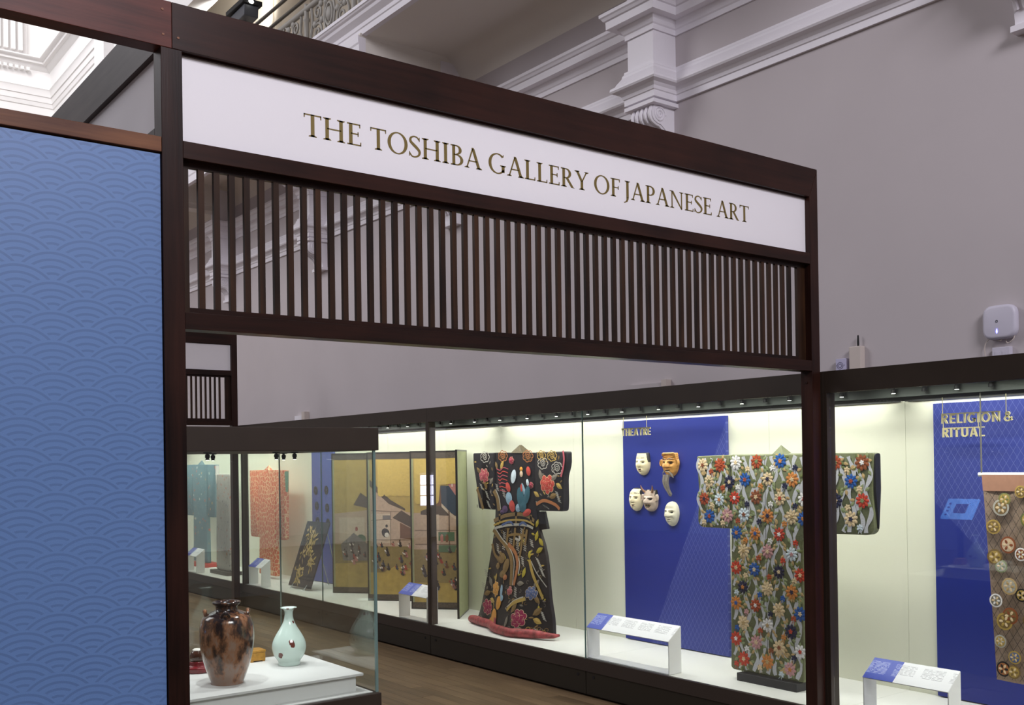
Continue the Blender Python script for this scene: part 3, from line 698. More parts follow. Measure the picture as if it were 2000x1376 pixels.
obj('collar', MB().add([(NX+.0, 4.86, 2.02), (NX+.0, 4.755, 2.02), (NX+.035, 4.80, 2.092), (NX+.08, 4.87, 2.03), (NX+.08, 4.745, 2.03), (NX+.045, 4.805, 2.088)], [(0, 1, 2), (3, 5, 4), (0, 2, 5, 3), (1, 4, 5, 2), (0, 3, 4, 1)]), M_robe, t, smooth=True)
def nmap(y, z, off): return (NX-off, y, z)
rip = MB()
inside = lambda y, z: (4.61 < y < 5.245 and .40 < z < 2.015) or (5.27 < y < 5.59 and 1.475 < z < 2.01) or (4.03 < y < 4.385 and 1.48 < z < 2.01) or (4.385 <= y <= 4.61 and 1.62 < z < 2.01)
for k in range(25):
    y0 = 5.565-.0655*k
    pts = []
    for i in range(150):
        z = 2.01-i*.0108; y = y0+.022*math.sin(2*math.pi*(2.01-z)/.262+(math.pi*.55 if k % 2 else 0)); pts.append((y, z))
    seg = []
    for p in pts+[(99, 99)]:
        if inside(*p): seg.append(p)
        else:
            if len(seg) > 3:
                wd = [.036*(.50+.50*abs(math.sin(2*math.pi*(2.01-q[1])/.262+k))) for q in seg]
                rib(rip, seg, wd, nmap, .0012)
            seg = []
obj('white_ripples', rip, silk('ripple_grey', (196, 196, 204)), bd)
sm = MB()
for y in (4.925,): rib(sm, [(y, 2.02-.03*i) for i in range(54)], .004, nmap, .0016)
for y in (5.256, 4.398): rib(sm, [(y, 2.01-.03*i) for i in range(18)], .004, nmap, .0022)
obj('seam', sm, SILK['black'], bd)
MESHC = {}
def flower_mesh(pc, cc):
    key = (pc, cc)
    if key in MESHC: return MESHC[key]
    mb = MB(); idn = lambda y, z, off: (-off, y, z); rr = random.Random(hash(key) % 1000)
    for i in range(9):
        a = 2*math.pi*i/9; fan(mb, ell(.028*math.cos(a), .028*math.sin(a),   .0140, .0098, a, 8), idn, .0018, 0, .0022)
    for i in range(6):
        a = 2*math.pi*i/6+.3; fan(mb, ell(.0135*math.cos(a), .0135*math.sin(a), .0105, .0072, a, 7), idn, .0032, 0, .002)
    for i in range(5):
        a = 2*math.pi*i/5+.9; fan(mb, ell(.007*math.cos(a), .007*math.sin(a), .0075, .005, a, 7), idn, .0056, 1, .0015)
    me = bpy.data.meshes.new('woven_flower'); me.from_pydata(mb.v, [], mb.f); me.materials.append(SILK[pc]); me.materials.append(SILK[cc]); me.polygons.foreach_set('material_index', mb.m)
    MESHC[key] = me; return me
def small_mesh(pc):
    if pc in MESHC: return MESHC[pc]
    mb = MB(); idn = lambda y, z, off: (-off, y, z)
    for a in (0.5, 1.57, 2.64, -.6, 3.7): fan(mb, ell(.009*math.cos(a), .009*math.sin(a), .009, .006, a, 7), idn, .0015, 0, .0015)
    for a in (-1.9, -1.3): fan(mb, ell(.02*math.cos(a), .02*math.sin(a), .012, .0016, a, 6), idn, .0012, 0, .0005)
    me = bpy.data.meshes.new('woven_blossom'); me.from_pydata(mb.v, [], mb.f); me.materials.append(SILK[pc]); MESHC[pc] = me; return me
def inst(name, me, parent, wl, rx=0, sc=1):
    o = bpy.data.objects.new(name, me); COL.objects.link(o); o.parent = parent; o.location = Vector(wl)-ORG[parent.name]; o.rotation_euler = (rx, 0, 0); o.scale = (1, sc, sc); return o
BIG = [(96,152,'cream','brown'),(185,152,'rust','rust'),(268,140,'white','cream'),(375,135,'rust','green'),(497,132,'blue','orange'),(130,235,'cream','olive'),(235,240,'navy','cream'),(315,228,'blue','rust'),(432,225,'cream','navy'),(558,228,'orange','cream'),(104,325,'rust','navy'),(182,330,'pale','orange'),(262,322,'red','white'),(372,318,'brown','cream'),(495,325,'cream','red'),(132,415,'blue','rust'),(225,412,'pink','cream'),(310,408,'pale','brown'),(432,415,'orange','navy'),(556,420,'cream','tan'),(272,500,'blue','orange'),(368,505,'orange','blue'),(492,510,'red','white'),(308,595,'cream','tan'),(432,598,'pink','cream'),(556,613,'pale','pink'),(270,680,'red','cream'),(364,690,'blue','cream'),(490,703,'navy','cream'),(305,780,'navy','orange'),(430,790,'cream','cream'),(556,808,'orange','navy'),(270,862,'orange','blue'),(370,875,'rust','white'),(490,900,'cream','tan'),(600,920,'blue','cream'),(308,965,'cream','tan'),(432,978,'white','tan'),(552,1010,'navy','red'),(270,1045,'red','white'),(374,1065,'pink','cream'),(492,1093,'cream','brown'),(600,1115,'white','red'),(310,1150,'red','cream'),(432,1165,'orange','tan'),(548,1205,'pink','orange'),(600,720,'red','cream'),
 (780,140,'rust','green'),(920,138,'brown','white'),(862,235,'blue','rust'),(783,335,'navy','cream'),(922,335,'red','green'),(862,430,'cream','navy'),(720,240,'white','cream'),(660,150,'orange','navy'),(660,320,'rust','cream'),(615,430,'blue','orange'),(710,420,'cream','tan'),(620,330,'white','red')]
SMALL = [(140,185,'rust'),(328,175,'cream'),(455,170,'white'),(573,168,'navy'),(200,270,'rust'),(278,268,'white'),(395,262,'orange'),(520,262,'navy'),(145,360,'cream'),(325,355,'navy'),(447,355,'white'),(573,365,'navy'),(103,445,'cream'),(200,450,'cream'),(278,440,'rust'),(388,445,'navy'),(518,457,'orange'),(318,540,'orange'),(445,545,'white'),(575,555,'red'),(385,632,'rust'),(510,645,'red'),(318,722,'cream'),(440,730,'rust'),(570,750,'cream'),(272,808,'pale'),(392,822,'blue'),(510,840,'blue'),(323,908,'pink'),(447,920,'navy'),(565,945,'rust'),(275,990,'blue'),(395,1005,'rust'),(515,1040,'orange'),(325,1098,'white'),(450,1108,'brown'),(568,1148,'navy'),(272,1175,'red'),(392,1195,'cream'),(503,1230,'pale'),(840,178,'cream'),(905,275,'cream'),(845,372,'cream'),(908,475,'pale'),(760,265,'rust'),(760,465,'rust'),(690,200,'navy'),(700,350,'red')]
rr = random.Random(5)
def sleeve_of(cx): return ls if cx < 245 else (rs if cx > 735 else bd)
for cx, cy, a, b in BIG:
    y, z = NK(cx, cy); inst('woven_flower', flower_mesh(a, b), bd, (NX-.002, y, z), rr.random()*6, 1.24+rr.random()*.14)
for cx, cy, a in SMALL:
    y, z = NK(cx, cy); inst('woven_blossom', small_mesh(a), bd, (NX-.002, y, z), rr.uniform(-.4, .4), 1.5)
lv = MB()
for k in range(760):
    cx, cy, a, b = BIG[rr.randrange(len(BIG))]; y, z = NK(cx, cy); an = rr.random()*6.283; d = rr.uniform(.046, .095)
    yy, zz = y+d*math.cos(an), z+d*math.sin(an)
    if inside(yy, zz): fan(lv, leaf(yy, zz,   .022, .012, an+rr.uniform(-.6, .6)), nmap, .0022, rr.randrange(3), .0015)
obj('woven_leaves', lv, [SILK['sage'], SILK['tan'], SILK['moss']], bd, kind='stuff')
o = obj('robe_stand', MB().box(6.065, 6.30, 4.645, 5.195, .314, .374), mat('stand_black', (34, 34, 40), .5), bevel=.003, loc=(6.18, 4.9, .314))
tag(o, 'low black block under the flowered olive robe', 'stand')

# ------------------------------------------------------------------ black embroidered over-robe
def bmap(y, z, off):
    """front surface of the flared over-robe"""
    t_ = max(0, (1.35-z))/1.03
    bul = .20*t_**1.3*math.exp(-((y-7.95)/.42)**2)+.03*t_
    fold = .010*math.sin(y*17)*min(1, t_*1.5)
    return (6.175-bul-fold-off, y, z)
M_bk = mat('black_silk', (28, 24, 28), .42, var=.2, scale=(50, 50, 50), bump=.08)
t = thing('black_robe', 'black silk over-robe embroidered with peonies, bridge and figure, with padded red hem', 'robe', (6.12, 7.95, .314))
LB = [(110, 225), (480, 225), (560, 222), (650, 214), (750, 203), (850, 192), (950, 180), (1050, 163), (1100, 150), (1160, 124), (1200, 102), (1240, 84)]
RB = [(110, 490), (480, 490), (600, 503), (700, 540), (780, 562), (860, 577), (950, 590), (1050, 606), (1150, 624), (1200, 630), (1290, 636)]
def interp(T, v):
    for (a, p), (b, q) in zip(T, T[1:]):
        if v <= b: return p+(q-p)*max(0, (v-a))/(b-a)
    return T[-1][1]
def bsurf(u, v, back=False):
    cl, cr = 110+(1238-110)*v, 110+(1288-110)*v
    xl, xr = interp(LB, cl), interp(RB, cr); cx = xl+(xr-xl)*u; cy = cl+(cr-cl)*u
    y, z = BK(cx, cy); p = bmap(y, z, 0)
    e = (2*u-1)**2; p = (p[0]+.02*e**4, p[1], p[2])
    return (min(6.42, p[0]+.025+.015*v), p[1], p[2]) if back else p
mb = MB().grid(lambda a, b: bsurf(a, b), 28, 44).grid(lambda a, b: bsurf(a, b, True), 28, 44)
for u in (0, 1): mb.grid(lambda a, b, u=u: tuple(Vector(bsurf(u, b)).lerp(Vector(bsurf(u, b, True)), a)), 2, 44)
mb.grid(lambda a, b: tuple(Vector(bsurf(a, 0)).lerp(Vector(bsurf(a, 0, True)), b)), 28, 2)
bk = obj('body', mb, M_bk, t, smooth=True, weld=True)
def bslab(P, x0, x1, rads): return MB().prism(rounded([BK(*p) for p in P], rads), 'x', x0, x1)
obj('sleeve', bslab([(226, 110), (92, 112), (94, 190), (112, 300), (128, 466), (226, 474)], 6.17, 6.25, [0, .02, .1, .1, .03, 0]), M_bk, t, bevel=.012, seg=3, smooth=True)
sr = obj('sleeve', bslab([(489, 108), (489, 480), (668, 484), (672, 420), (668, 260), (690, 190), (688, 100)], 6.17, 6.25, [0, 0, .03, .03, .1, .08, .02]), M_bk, t, bevel=.012, seg=3, smooth=True)
lin_ = MB()
rib(lin_, smooth_pts([BK(678, 95), BK(684, 150), BK(678, 205), BK(664, 262)]), .022, lambda y, z, o: (6.155, y, z), 0)
obj('sleeve_lining', lin_, SILK['rose'], sr)
obj('collar', MB().add([(6.165,)+BK(338, 112), (6.165,)+BK(412, 112), (6.20,)+BK(375, 62), (6.26,)+BK(335, 108), (6.26,)+BK(415, 108), (6.23,)+BK(375, 62)], [(0, 1, 2), (3, 5, 4), (0, 2, 5, 3), (1, 4, 5, 2), (0, 3, 4, 1)]), mat('collar_gold_black', (74, 62, 34), .5, var=.5, scale=(60, 60, 60)), t)
tab = bslab([(488, 486), (530, 484), (553, 598), (488, 606)], 6.20, 6.235, .01); obj('sash_end', tab, M_bk, t, bevel=.006)
hem = []
for i in range(25):
    u = i/24; p = Vector(bsurf(u, 1)); hem.append((p.x+.008, p.y, .358+.004*math.sin(u*9)))
obj('padded_hem', MB().tube([Vector(hem[0])+Vector((.05, .006, 0))]+hem+[Vector(hem[-1])+Vector((.06, -.01, 0))], [.02, .040]+[.044]*20+[.040, .036, .030, .024]+[.012], 12), mat('hem_red_brocade', (148, 58, 62), .5, var=.55, scale=(22, 22, 22), detail=6), t, smooth=True)
def up(cx, cy): return cy < 500 and (cx < 226 or cx > 489)
def bm2(y, z, off):
    return bmap(y, z, off+.004)
S2 = 1/3.276*8.75/2007/0.80   # design unit in metres
def peony(cx, cy, r, col, n=7):
    mb = MB(); y, z = BK(cx, cy); R = r*.00155; rr = random.Random(int(cx*7+cy))
    for ring, (rad, sz, off) in enumerate(((.66, .40, .004), (.36, .34, .007), (.08, .26, .010))):
        m = n-ring*2
        for i in range(m):
            a = 2*math.pi*i/m+rr.random()*.4; c = (y+rad*R*math.cos(a), z+rad*R*.85*math.sin(a))
            fan(mb, ell(c[0], c[1], sz*R*1.12, sz*R*.95, a, 10), bm2, off-.001, 1, .0)
            fan(mb, ell(c[0], c[1], sz*R, sz*R*.82, a, 10), bm2, off, 0, .003)
    return obj('embroidered_peony', mb, [SILK[col], SILK['cream']], bk)
for a in [(165, 255, 52, 'rose'), (570, 310, 64, 'coral'), (340, 160, 26, 'crimson'), (275, 975, 52, 'amber'), (215, 1090, 54, 'magenta'), (472, 1155, 58, 'magenta'), (515, 1000, 44, 'slate'), (385, 985, 30, 'rose'), (466, 318, 22, 'crimson')]: peony(*a)
def cloud(cx, cy, r, col):
    mb = MB(); y, z = BK(cx, cy); R = r*.00155
    pts = []
    for i in range(61):
        a = 2*math.pi*i/60; q = R*(.84+.28*math.sqrt(abs(math.sin(3.5*a)))); pts.append((y+q*1.12*math.cos(a), z+q*.8*math.sin(a)))
    for k in range(5):
        h = (-.5+.25*k)*R; w = R*math.sqrt(max(.1, 1-(h/R/.85)**2)); rib(mb, [(y-w*.9, z+h), (y, z+h), (y+w*.9, z+h)], .0035, bm2, .001, 1)
    rib(mb, pts, .008, bm2, .002)
    rib(mb, [(y+(R*.62*(1-i/40)+.004)*math.cos(i*.32), z+(R*.55*(1-i/40)+.004)*math.sin(i*.32)) for i in range(40)], .007, bm2, .0025)
    obj('embroidered_cloud', mb, [SILK[col], SILK['dgold']], bk)
for a in [(170, 138, 40, 'silver'), (285, 132, 40, 'copper'), (445, 132, 42, 'copper'), (540, 178, 40, 'silver'), (532, 128, 34, 'gold'), (600, 130, 36, 'gold'), (632, 208, 42, 'silver')]: cloud(*a)
lv = MB()
for cx, cy, L, an, m in [(175, 315, 34, 2, 0), (212, 290, 30, .8, 1), (130, 222, 30, 2.4, 0), (612, 268, 36, .4, 1), (645, 322, 34, -.5, 2), (607, 385, 38, .3, 0), (525, 250, 36, 1.8, 1), (500, 375, 32, 2.6, 2), (225, 930, 40, 2.1, 1), (208, 1002, 38, .3, 0), (248, 1048, 36, -.2, 2), (450, 938, 34, .1, 1), (556, 1118, 44, .6, 0), (560, 1178, 38, -.3, 2), (440, 1088, 40, 1.0, 0), (402, 1172, 36, 1.4, 1), (265, 902, 30, 1.2, 2), (532, 942, 34, .9, 1), (280, 188, 32, 1.0, 2), (244, 192, 28, 2, 0), (380, 1225, 34, .2, 0), (480, 1225, 40, 0, 1), (225, 1195, 30, .5, 0), (150, 1170, 32, .2, 0), (545, 1045, 34, -.7, 0), (460, 870, 34, 1.4, 3), (475, 760, 26, 1.8, 3), (505, 640, 34, 1.3, 3), (535, 680, 34, -.8, 3), (530, 730, 34, .5, 3), (505, 560, 30, 1.1, 3)]:
    y, z = BK(cx, cy); fan(lv, leaf(y, z, L*.00155, L*.00072, math.pi-an), bm2, .003, m, .004)
rq = random.Random(21)
for k in range(150):
    cy = rq.uniform(560, 1225); cl_, cr_ = interp(LB, cy)+14, interp(RB, cy)-14; cx = rq.uniform(cl_, cr_)
    y, z = BK(cx, cy); an = rq.random()*6.28
    if rq.random() < .6: fan(lv, leaf(y, z, rq.uniform(.018, .036), rq.uniform(.006, .012), an), bm2, .0012, rq.choice([0, 0, 1, 2, 3]), .002)
    else: rib(lv, [(y+.020*math.cos(an+i*.55)*(1-i*.07), z+.020*math.sin(an+i*.55)*(1-i*.07)) for i in range(9)], .004, bm2, .0016, rq.choice([0, 1, 2]))
for k in range(40):
    cx = 115+k*12.8; cy = 1196+k*1.15+10*math.sin(k*1.7); y, z = BK(cx, cy)
    rib(lv, [(y+.028*math.cos(i*.5)*(1-i*.075), z+.022*math.sin(i*.5)*(1-i*.075)) for i in range(11)], .0065, bm2, .002, k % 3)
for k in range(46):
    s_ = k % 2; cx = rq.uniform(100, 218) if s_ else rq.uniform(498, 664); cy = rq.uniform(130, 460); y, z = BK(cx+ (12 if s_ and cy > 300 else 0), cy); an = rq.random()*6.28
    fan(lv, leaf(y, z, .022, .008, an), bm2, .0012, rq.choice([0, 1, 2]), .002)
obj('embroidered_leaves', lv, [SILK['dgold'], SILK['grey'], SILK['gold'], SILK['yellow']], bk)
gr = MB()
for cx, cy, n, an in [(250, 335, 8, 1.2), (292, 372, 9, 1.3), (185, 380, 9, 1.1), (195, 440, 9, 1.0), (640, 395, 12, 1.1), (262, 720, 9, 1.3), (302, 700, 10, 1.45), (345, 690, 10, 1.5), (392, 705, 10, 1.4), (440, 700, 12, 1.4), (440, 800, 9, 1.2), (480, 690, 8, 1.2), (535, 815, 12, .9), (560, 875, 10, .9), (430, 995, 10, 1.3), (195, 880, 8, 1.3), (180, 960, 7, 1.5), (410, 620, 8, 1.4), (300, 640, 8, 1.4), (590, 1150, 10, 1.0), (570, 1240, 8, .3), (150, 330, 8, 1.0), (560, 455, 7, .3)]:
    y, z = BK(cx, cy); pts = []
    for i in range(n):
        q = (i-n/2)*.011; s = (.026 if i % 2 else -.026)
        pts.append((y+q*math.cos(an)*-1+s, z-q*math.sin(an)+s*.5))
    rib(gr, pts, .0062, bm2, .003)
obj('embroidered_grass', gr, SILK['silver'], bk)
br = MB()
def brib(P, w, mi): rib(br, smooth_pts([BK(*p) for p in P], 5), w*.00155, bm2, .0035+.0008*mi, mi)
brib([(228, 545), (300, 512), (375, 502), (440, 512), (486, 545)], 24, 0); brib([(228, 572), (300, 545), (375, 538), (440, 546), (486, 572)], 12, 1); brib([(232, 592), (300, 575), (375, 568), (440, 574), (480, 592)], 16, 2)
for x, a, b in ((265, 500, 560), (370, 490, 580), (465, 505, 560), (320, 590, 690), (365, 588, 735), (417, 600, 775), (440, 600, 700)): brib([(x, a), (x, (a+b)/2), (x, b)], 20, 0)
brib([(315, 640), (370, 630), (445, 640)], 16, 0); brib([(280, 572), (330, 550), (355, 572)], 14, 3); brib([(390, 572), (415, 555), (440, 572)], 14, 3)
obj('embroidered_bridge', br, [SILK['dgold'], SILK['gold'], SILK['silver'], SILK['slate']], bk)
br = MB()
for P, w, mi in [([(228, 350), (250, 400), (262, 480)], 34, 0), ([(240, 345), (262, 400), (272, 470)], 8, 1), ([(226, 600), (265, 650), (320, 705), (360, 780), (375, 860), (385, 950)], 30, 0), ([(240, 595), (285, 655), (340, 712), (380, 790), (392, 870), (398, 950)], 8, 1), ([(330, 690), (385, 750), (412, 830), (408, 950)], 26, 2), ([(370, 740), (420, 800), (428, 880)], 10, 1), ([(222, 690), (245, 760), (280, 785)], 22, 0), ([(490, 800), (530, 880), (595, 965)], 7, 1), ([(480, 790), (515, 900), (580, 1040)], 20, 3), ([(390, 1105), (430, 1060), (490, 1035)], 22, 3), ([(385, 1085), (430, 1045), (480, 1022)], 7, 1), ([(120, 340), (140, 400), (160, 470)], 26, 0), ([(500, 440), (550, 415), (620, 440), (650, 470)], 20, 2), ([(150, 1190), (170, 1170), (200, 1200)], 12, 1), ([(395, 640), (400, 665), (372, 655)], 14, 1), ([(250, 1215), (330, 1225), (420, 1240), (520, 1250)], 18, 3)]:
    brib(P, w, mi)
obj('embroidered_stream', br, [SILK['dgold'], SILK['silver'], SILK['copper'], SILK['gold']], bk)
fg = MB()
def blob(cx, cy, a, b, rot, mi): y, z = BK(cx, cy); fan(fg, ell(y, z, a*.00155, b*.00155, -rot, 14), bm2, .0045+.0006*mi, mi, .005)
for a in [(325, 402, 34, 42, .2, 0), (300, 470, 30, 24, 0, 1), (345, 450, 30, 40, .4, 2), (400, 400, 36, 70, .2, 3), (440, 380, 28, 60, -.3, 3), (412, 450, 40, 40, 0, 3), (420, 350, 14, 50, .4, 0), (355, 262, 26, 46, -.3, 4), (450, 228, 22, 30, .3, 2), (405, 245, 16, 20, 0, 5), (405, 215, 16, 14, 0, 6), (440, 492, 44, 22, .3, 2), (282, 488, 22, 14, 0, 1), (320, 330, 22, 34, .5, 2), (405, 340, 12, 30, 0, 2), (385, 462, 30, 26, .6, 0), (445, 300, 14, 22, .2, 4)]: blob(*a)
for k in range(7):
    rib(fg, smooth_pts([BK(320-k*2, 215+k*24), BK(290-k*3, 205+k*24), BK(268, 222+k*22), BK(245+k*4, 212+k*22)]), .009, bm2, .004, 2 if k % 2 else 7)
obj('embroidered_figure', fg, [SILK['lblue'], SILK['purple'], SILK['coral'], SILK['teal'], SILK['pale'], SILK['skin'], SILK['amber'], SILK['rose']], bk)
fg = MB()
for a in [(300, 780, 40, 34, .3, 0), (335, 830, 30, 50, -.3, 0), (275, 830, 24, 22, 0, 0), (320, 880, 34, 24, .2, 0), (340, 900, 22, 18, 0, 1), (290, 760, 16, 24, .6, 0)]: blob(*a)
obj('embroidered_dragon', fg, [SILK['dgold'], SILK['copper']], bk)
fg = MB()
for a in [(285, 1150, 62, 52, .5, 0), (320, 1060, 34, 44, -.2, 0), (330, 985, 14, 40, .1, 1), (340, 1030, 16, 20, 0, 1), (250, 1190, 34, 34, 0, 0), (310, 1180, 26, 30, .4, 2), (320, 1205, 20, 14, 0, 1)]: blob(*a)
obj('embroidered_tiger', fg, [SILK['amber'], SILK['lblue'], SILK['crimson']], bk)

# ------------------------------------------------------------------ folding screen
SC = [(6.26, 12.13), (6.66, 11.64), (6.235, 11.15), (6.66, 10.65), (6.25, 10.16), (6.68, 9.66), (6.215, 9.17)]
M_leaf = mat('gold_leaf', (168, 142, 76), .5, .1, var=.14, scale=(14, 14, 14), detail=6, bump=.06)
M_broc = mat('screen_brocade', (70, 60, 50), .7, var=.45, scale=(50, 50, 50))
M_lac = mat('screen_black_lacquer', (26, 22, 20), .3)
M_scb = mat('screen_back_green', (150, 154, 118), .7, var=.08, scale=(20, 20, 20))
PAINT = {k: mat('paint_'+k, v, .7, var=.1, scale=(40, 40, 40)) for k, v in dict(house=(172, 146, 128), wall=(186, 166, 148), roof=(70, 54, 44), line=(98, 76, 62), blue=(38, 52, 70), cloud=(186, 158, 82), ground=(128, 110, 66), dark=(46, 40, 44), brown=(104, 66, 44), red=(150, 52, 40), white=(206, 198, 188), green=(70, 98, 72), grey=(110, 104, 104), pink=(168, 110, 104)).items()}
PK = list(PAINT)
t = thing('folding_screen', 'golden six-fold screen painted with buildings and small figures', 'folding screen', (6.45, 10.65, .314))
def screen_panel(P0, P1, front):
    v0, v1 = Vector(P0), Vector(P1); d = (v1-v0).normalized(); L = (v1-v0).length
    nrm = Vector((-d.y, d.x));
    if nrm.x > 0: nrm = -nrm
    def W(u, z, off): q = v0+d*u+nrm*off; return (q.x, q.y, z)
    def bxp(u0, u1, z0, z1, o0, o1):
        vs = [W(u, z, o) for u in (u0, u1) for o in (o0, o1) for z in (z0, z1)]
        return MB().add(vs, [(0, 1, 3, 2), (4, 6, 7, 5), (0, 4, 5, 1), (2, 3, 7, 6), (0, 2, 6, 4), (1, 5, 7, 3)])
    p = obj('screen_panel', bxp(.004, L-.004, .324, 2.124, -.016, -.002), M_scb, t)
    obj('gold_ground', bxp(.035, L-.035, .394, 2.048, -.002, .001), M_leaf, p)
    obj('brocade_border', bxp(.012, L-.012, 2.048, 2.118, -.002, .002), M_broc, p); obj('brocade_border', bxp(.012, L-.012, .332, .394, -.002, .002), M_broc, p)
    for a, b, c, e in ((0, .012, .314, 2.13), (L-.012, L, .314, 2.13), (0, L, .314, .330), (0, L, 2.118, 2.134)): obj('lacquer_edge', bxp(a, b, c, e, -.018, .005), M_lac, p)
    return p, W, L
panels = [screen_panel(SC[i], SC[i+1], True) for i in range(6)]
def paint(i, shapes, seed=0):
    p, W, L = panels[i]
    for k, (c, pts) in enumerate(shapes):
        pts = [(min(max(u, .036), L-.036), min(max(z, .396), 2.046)) for u, z in pts]
        o = .0016+.00022*k
        mb = MB().add([W(u, z, o) for u, z in pts], [tuple(range(len(pts)))]); obj('painted_shape', mb, PAINT[c], p)
def scal(u0, u1, z, r, up=1, n=5):
    out = []
    for k in range(n):
        c = u0+(u1-u0)*(k+.5)/n; rr = abs(u1-u0)/n/2
        for j in range(7): a = math.pi*(1-j/6); out.append((c+(1 if u1 > u0 else -1)*rr*math.cos(a), z+up*r*math.sin(a)))
    return out
def ln(a, b, w=.006): return ribbon([a, b], w)[0]
rr = random.Random(11)
paint(0, [('ground', [(.03, .95), (.6, .95), (.6, .72), (.03, .70)]), ('house', [(.03, 1.35), (.6, 1.40), (.6, .95), (.03, .95)]), ('wall', [(.1, 1.3), (.45, 1.3), (.45, 1.0), (.1, 1.0)]), ('roof', [(.30, 1.46), (.40, 1.62), (.58, 1.50), (.60, 1.40)]), ('red', ell(.34, 1.15, .02, .03)), ('green', ell(.40, 1.02, .07, .06)), ('grey', [(.12, .95), (.3, 1.1), (.5, .95), (.5, .74), (.15, .74)])])
paint(2, [('ground', [(.03, .98), (.62, .98), (.62, .70), (.35, .74), (.2, .66), (.03, .66)]), ('house', [(.03, 1.70), (.12, 1.66), (.30, 1.50), (.50, 1.40), (.62, 1.38), (.62, .98), (.03, .98)]), ('roof', [(.03, 1.72), (.10, 1.66), (.28, 1.50), (.49, 1.415), (.49, 1.44), (.30, 1.55), (.12, 1.72), (.03, 1.80)]), ('wall', [(.05, 1.38), (.30, 1.38), (.30, 1.02), (.05, 1.02)]), ('roof', [(.325, 1.33), (.44, 1.42), (.62, 1.31), (.62, 1.18)]), ('brown', [(.42, 1.27), (.62, 1.17), (.62, 1.06), (.42, 1.08)]), ('line', ln((.05, 1.42), (.46, 1.40))), ('line', ln((.05, 1.30), (.32, 1.31))), ('line', ln((.05, 1.06), (.60, 1.06))), ('line', ln((.30, 1.40), (.30, 1.0))), ('line', ln((.42, 1.10), (.42, .99))), ('grey', [(.20, 1.36), (.30, 1.36), (.30, 1.31), (.20, 1.31)]), ('dark', ell(.235, 1.145, .05, .06, .5)), ('white', ell(.25, 1.12, .03, .03)), ('dark', ell(.25, 1.23, .016, .02)),
 ('cloud', [(.50, 2.04), (.14, 2.04)]+scal(.14, .56, 1.62, .03, -1, 5)+[(.60, 1.70), (.6, 2.04)])]+[])
paint(4, [('ground', [(.03, 1.0), (.62, 1.0), (.62, .62), (.03, .62)]), ('house', [(.03, 1.42), (.62, 1.42), (.62, 1.0), (.03, 1.0)]), ('roof', [(.12, 1.44), (.34, 1.52), (.62, 1.46), (.62, 1.38), (.12, 1.40)]), ('brown', [(.27, 1.74), (.37, 1.73), (.37, 1.50), (.25, 1.50)]), ('blue', [(.36, 1.73), (.47, 1.73), (.56, 1.60), (.56, 1.38), (.48, 1.42), (.37, 1.53)]), ('pink', [(.44, 1.76), (.60, 1.74), (.60, 1.60), (.54, 1.62)]), ('wall', [(.37, 1.53), (.48, 1.42), (.56, 1.36), (.56, 1.33), (.48, 1.38), (.37, 1.49)]), ('wall', [(.27, 1.40), (.34, 1.40), (.34, 1.06), (.27, 1.06)]), ('line', ln((.46, 1.45), (.46, 1.02), .016)), ('line', ln((.30, 1.40), (.30, 1.02), .010)), ('line', ln((.05, 1.22), (.60, 1.22))), ('line', ln((.05, 1.06), (.60, 1.06))), ('green', [(.33, 1.20), (.52, 1.20), (.52, 1.10), (.33, 1.10)]), ('green', [(.33, 1.05), (.55, 1.05), (.52, .97), (.33, .97)]), ('pink', ell(.37, 1.13, .02, .05)), ('brown', ell(.43, 1.13, .02, .05)), ('white', ln((.5, 1.72), (.5, 1.95), .012)), ('cloud', [(.05, 2.04), (.05, 1.60)]+scal(.05, .34, 1.56, .04, -1, 3)+[(.36, 1.74), (.58, 1.76), (.60, 2.04)])])
for i, rng in ((0, (.76, .95)), (2, (.70, 1.02)), (4, (.58, 1.0))):
    p, W, L = panels[i]
    for k in range(26 if i else 12):
        u = rr.uniform(.08, .56); z = rr.uniform(*rng) if k > 4 else rr.uniform(rng[0]-.06, rng[0]+.12); c = rr.choice(['dark', 'dark', 'brown', 'grey', 'pink', 'blue', 'red' if k % 5 == 0 else 'dark'])
        s = rr.uniform(.8, 1.25)
        mb = MB()
        for e, m in ((ell(u, z, .017*s, .028*s, rr.uniform(-.4, .4), 8), 0), (ell(u+.008, z-.018*s, .02*s, .016*s, 0, 8), 0), (ell(u, z+.036*s, .009*s, .011*s, 0, 8), 1), (ell(u-.016*s, z+.006, .008*s, .016*s, .6, 7), 2)):
            mb.add([W(q[0], q[1], .0062+.0002*m) for q in e], [tuple(range(len(e)))], m)
        obj('painted_figure', mb, [PAINT[c], PAINT['dark'], PAINT[rr.choice(['white', 'red', 'grey'])]], p)

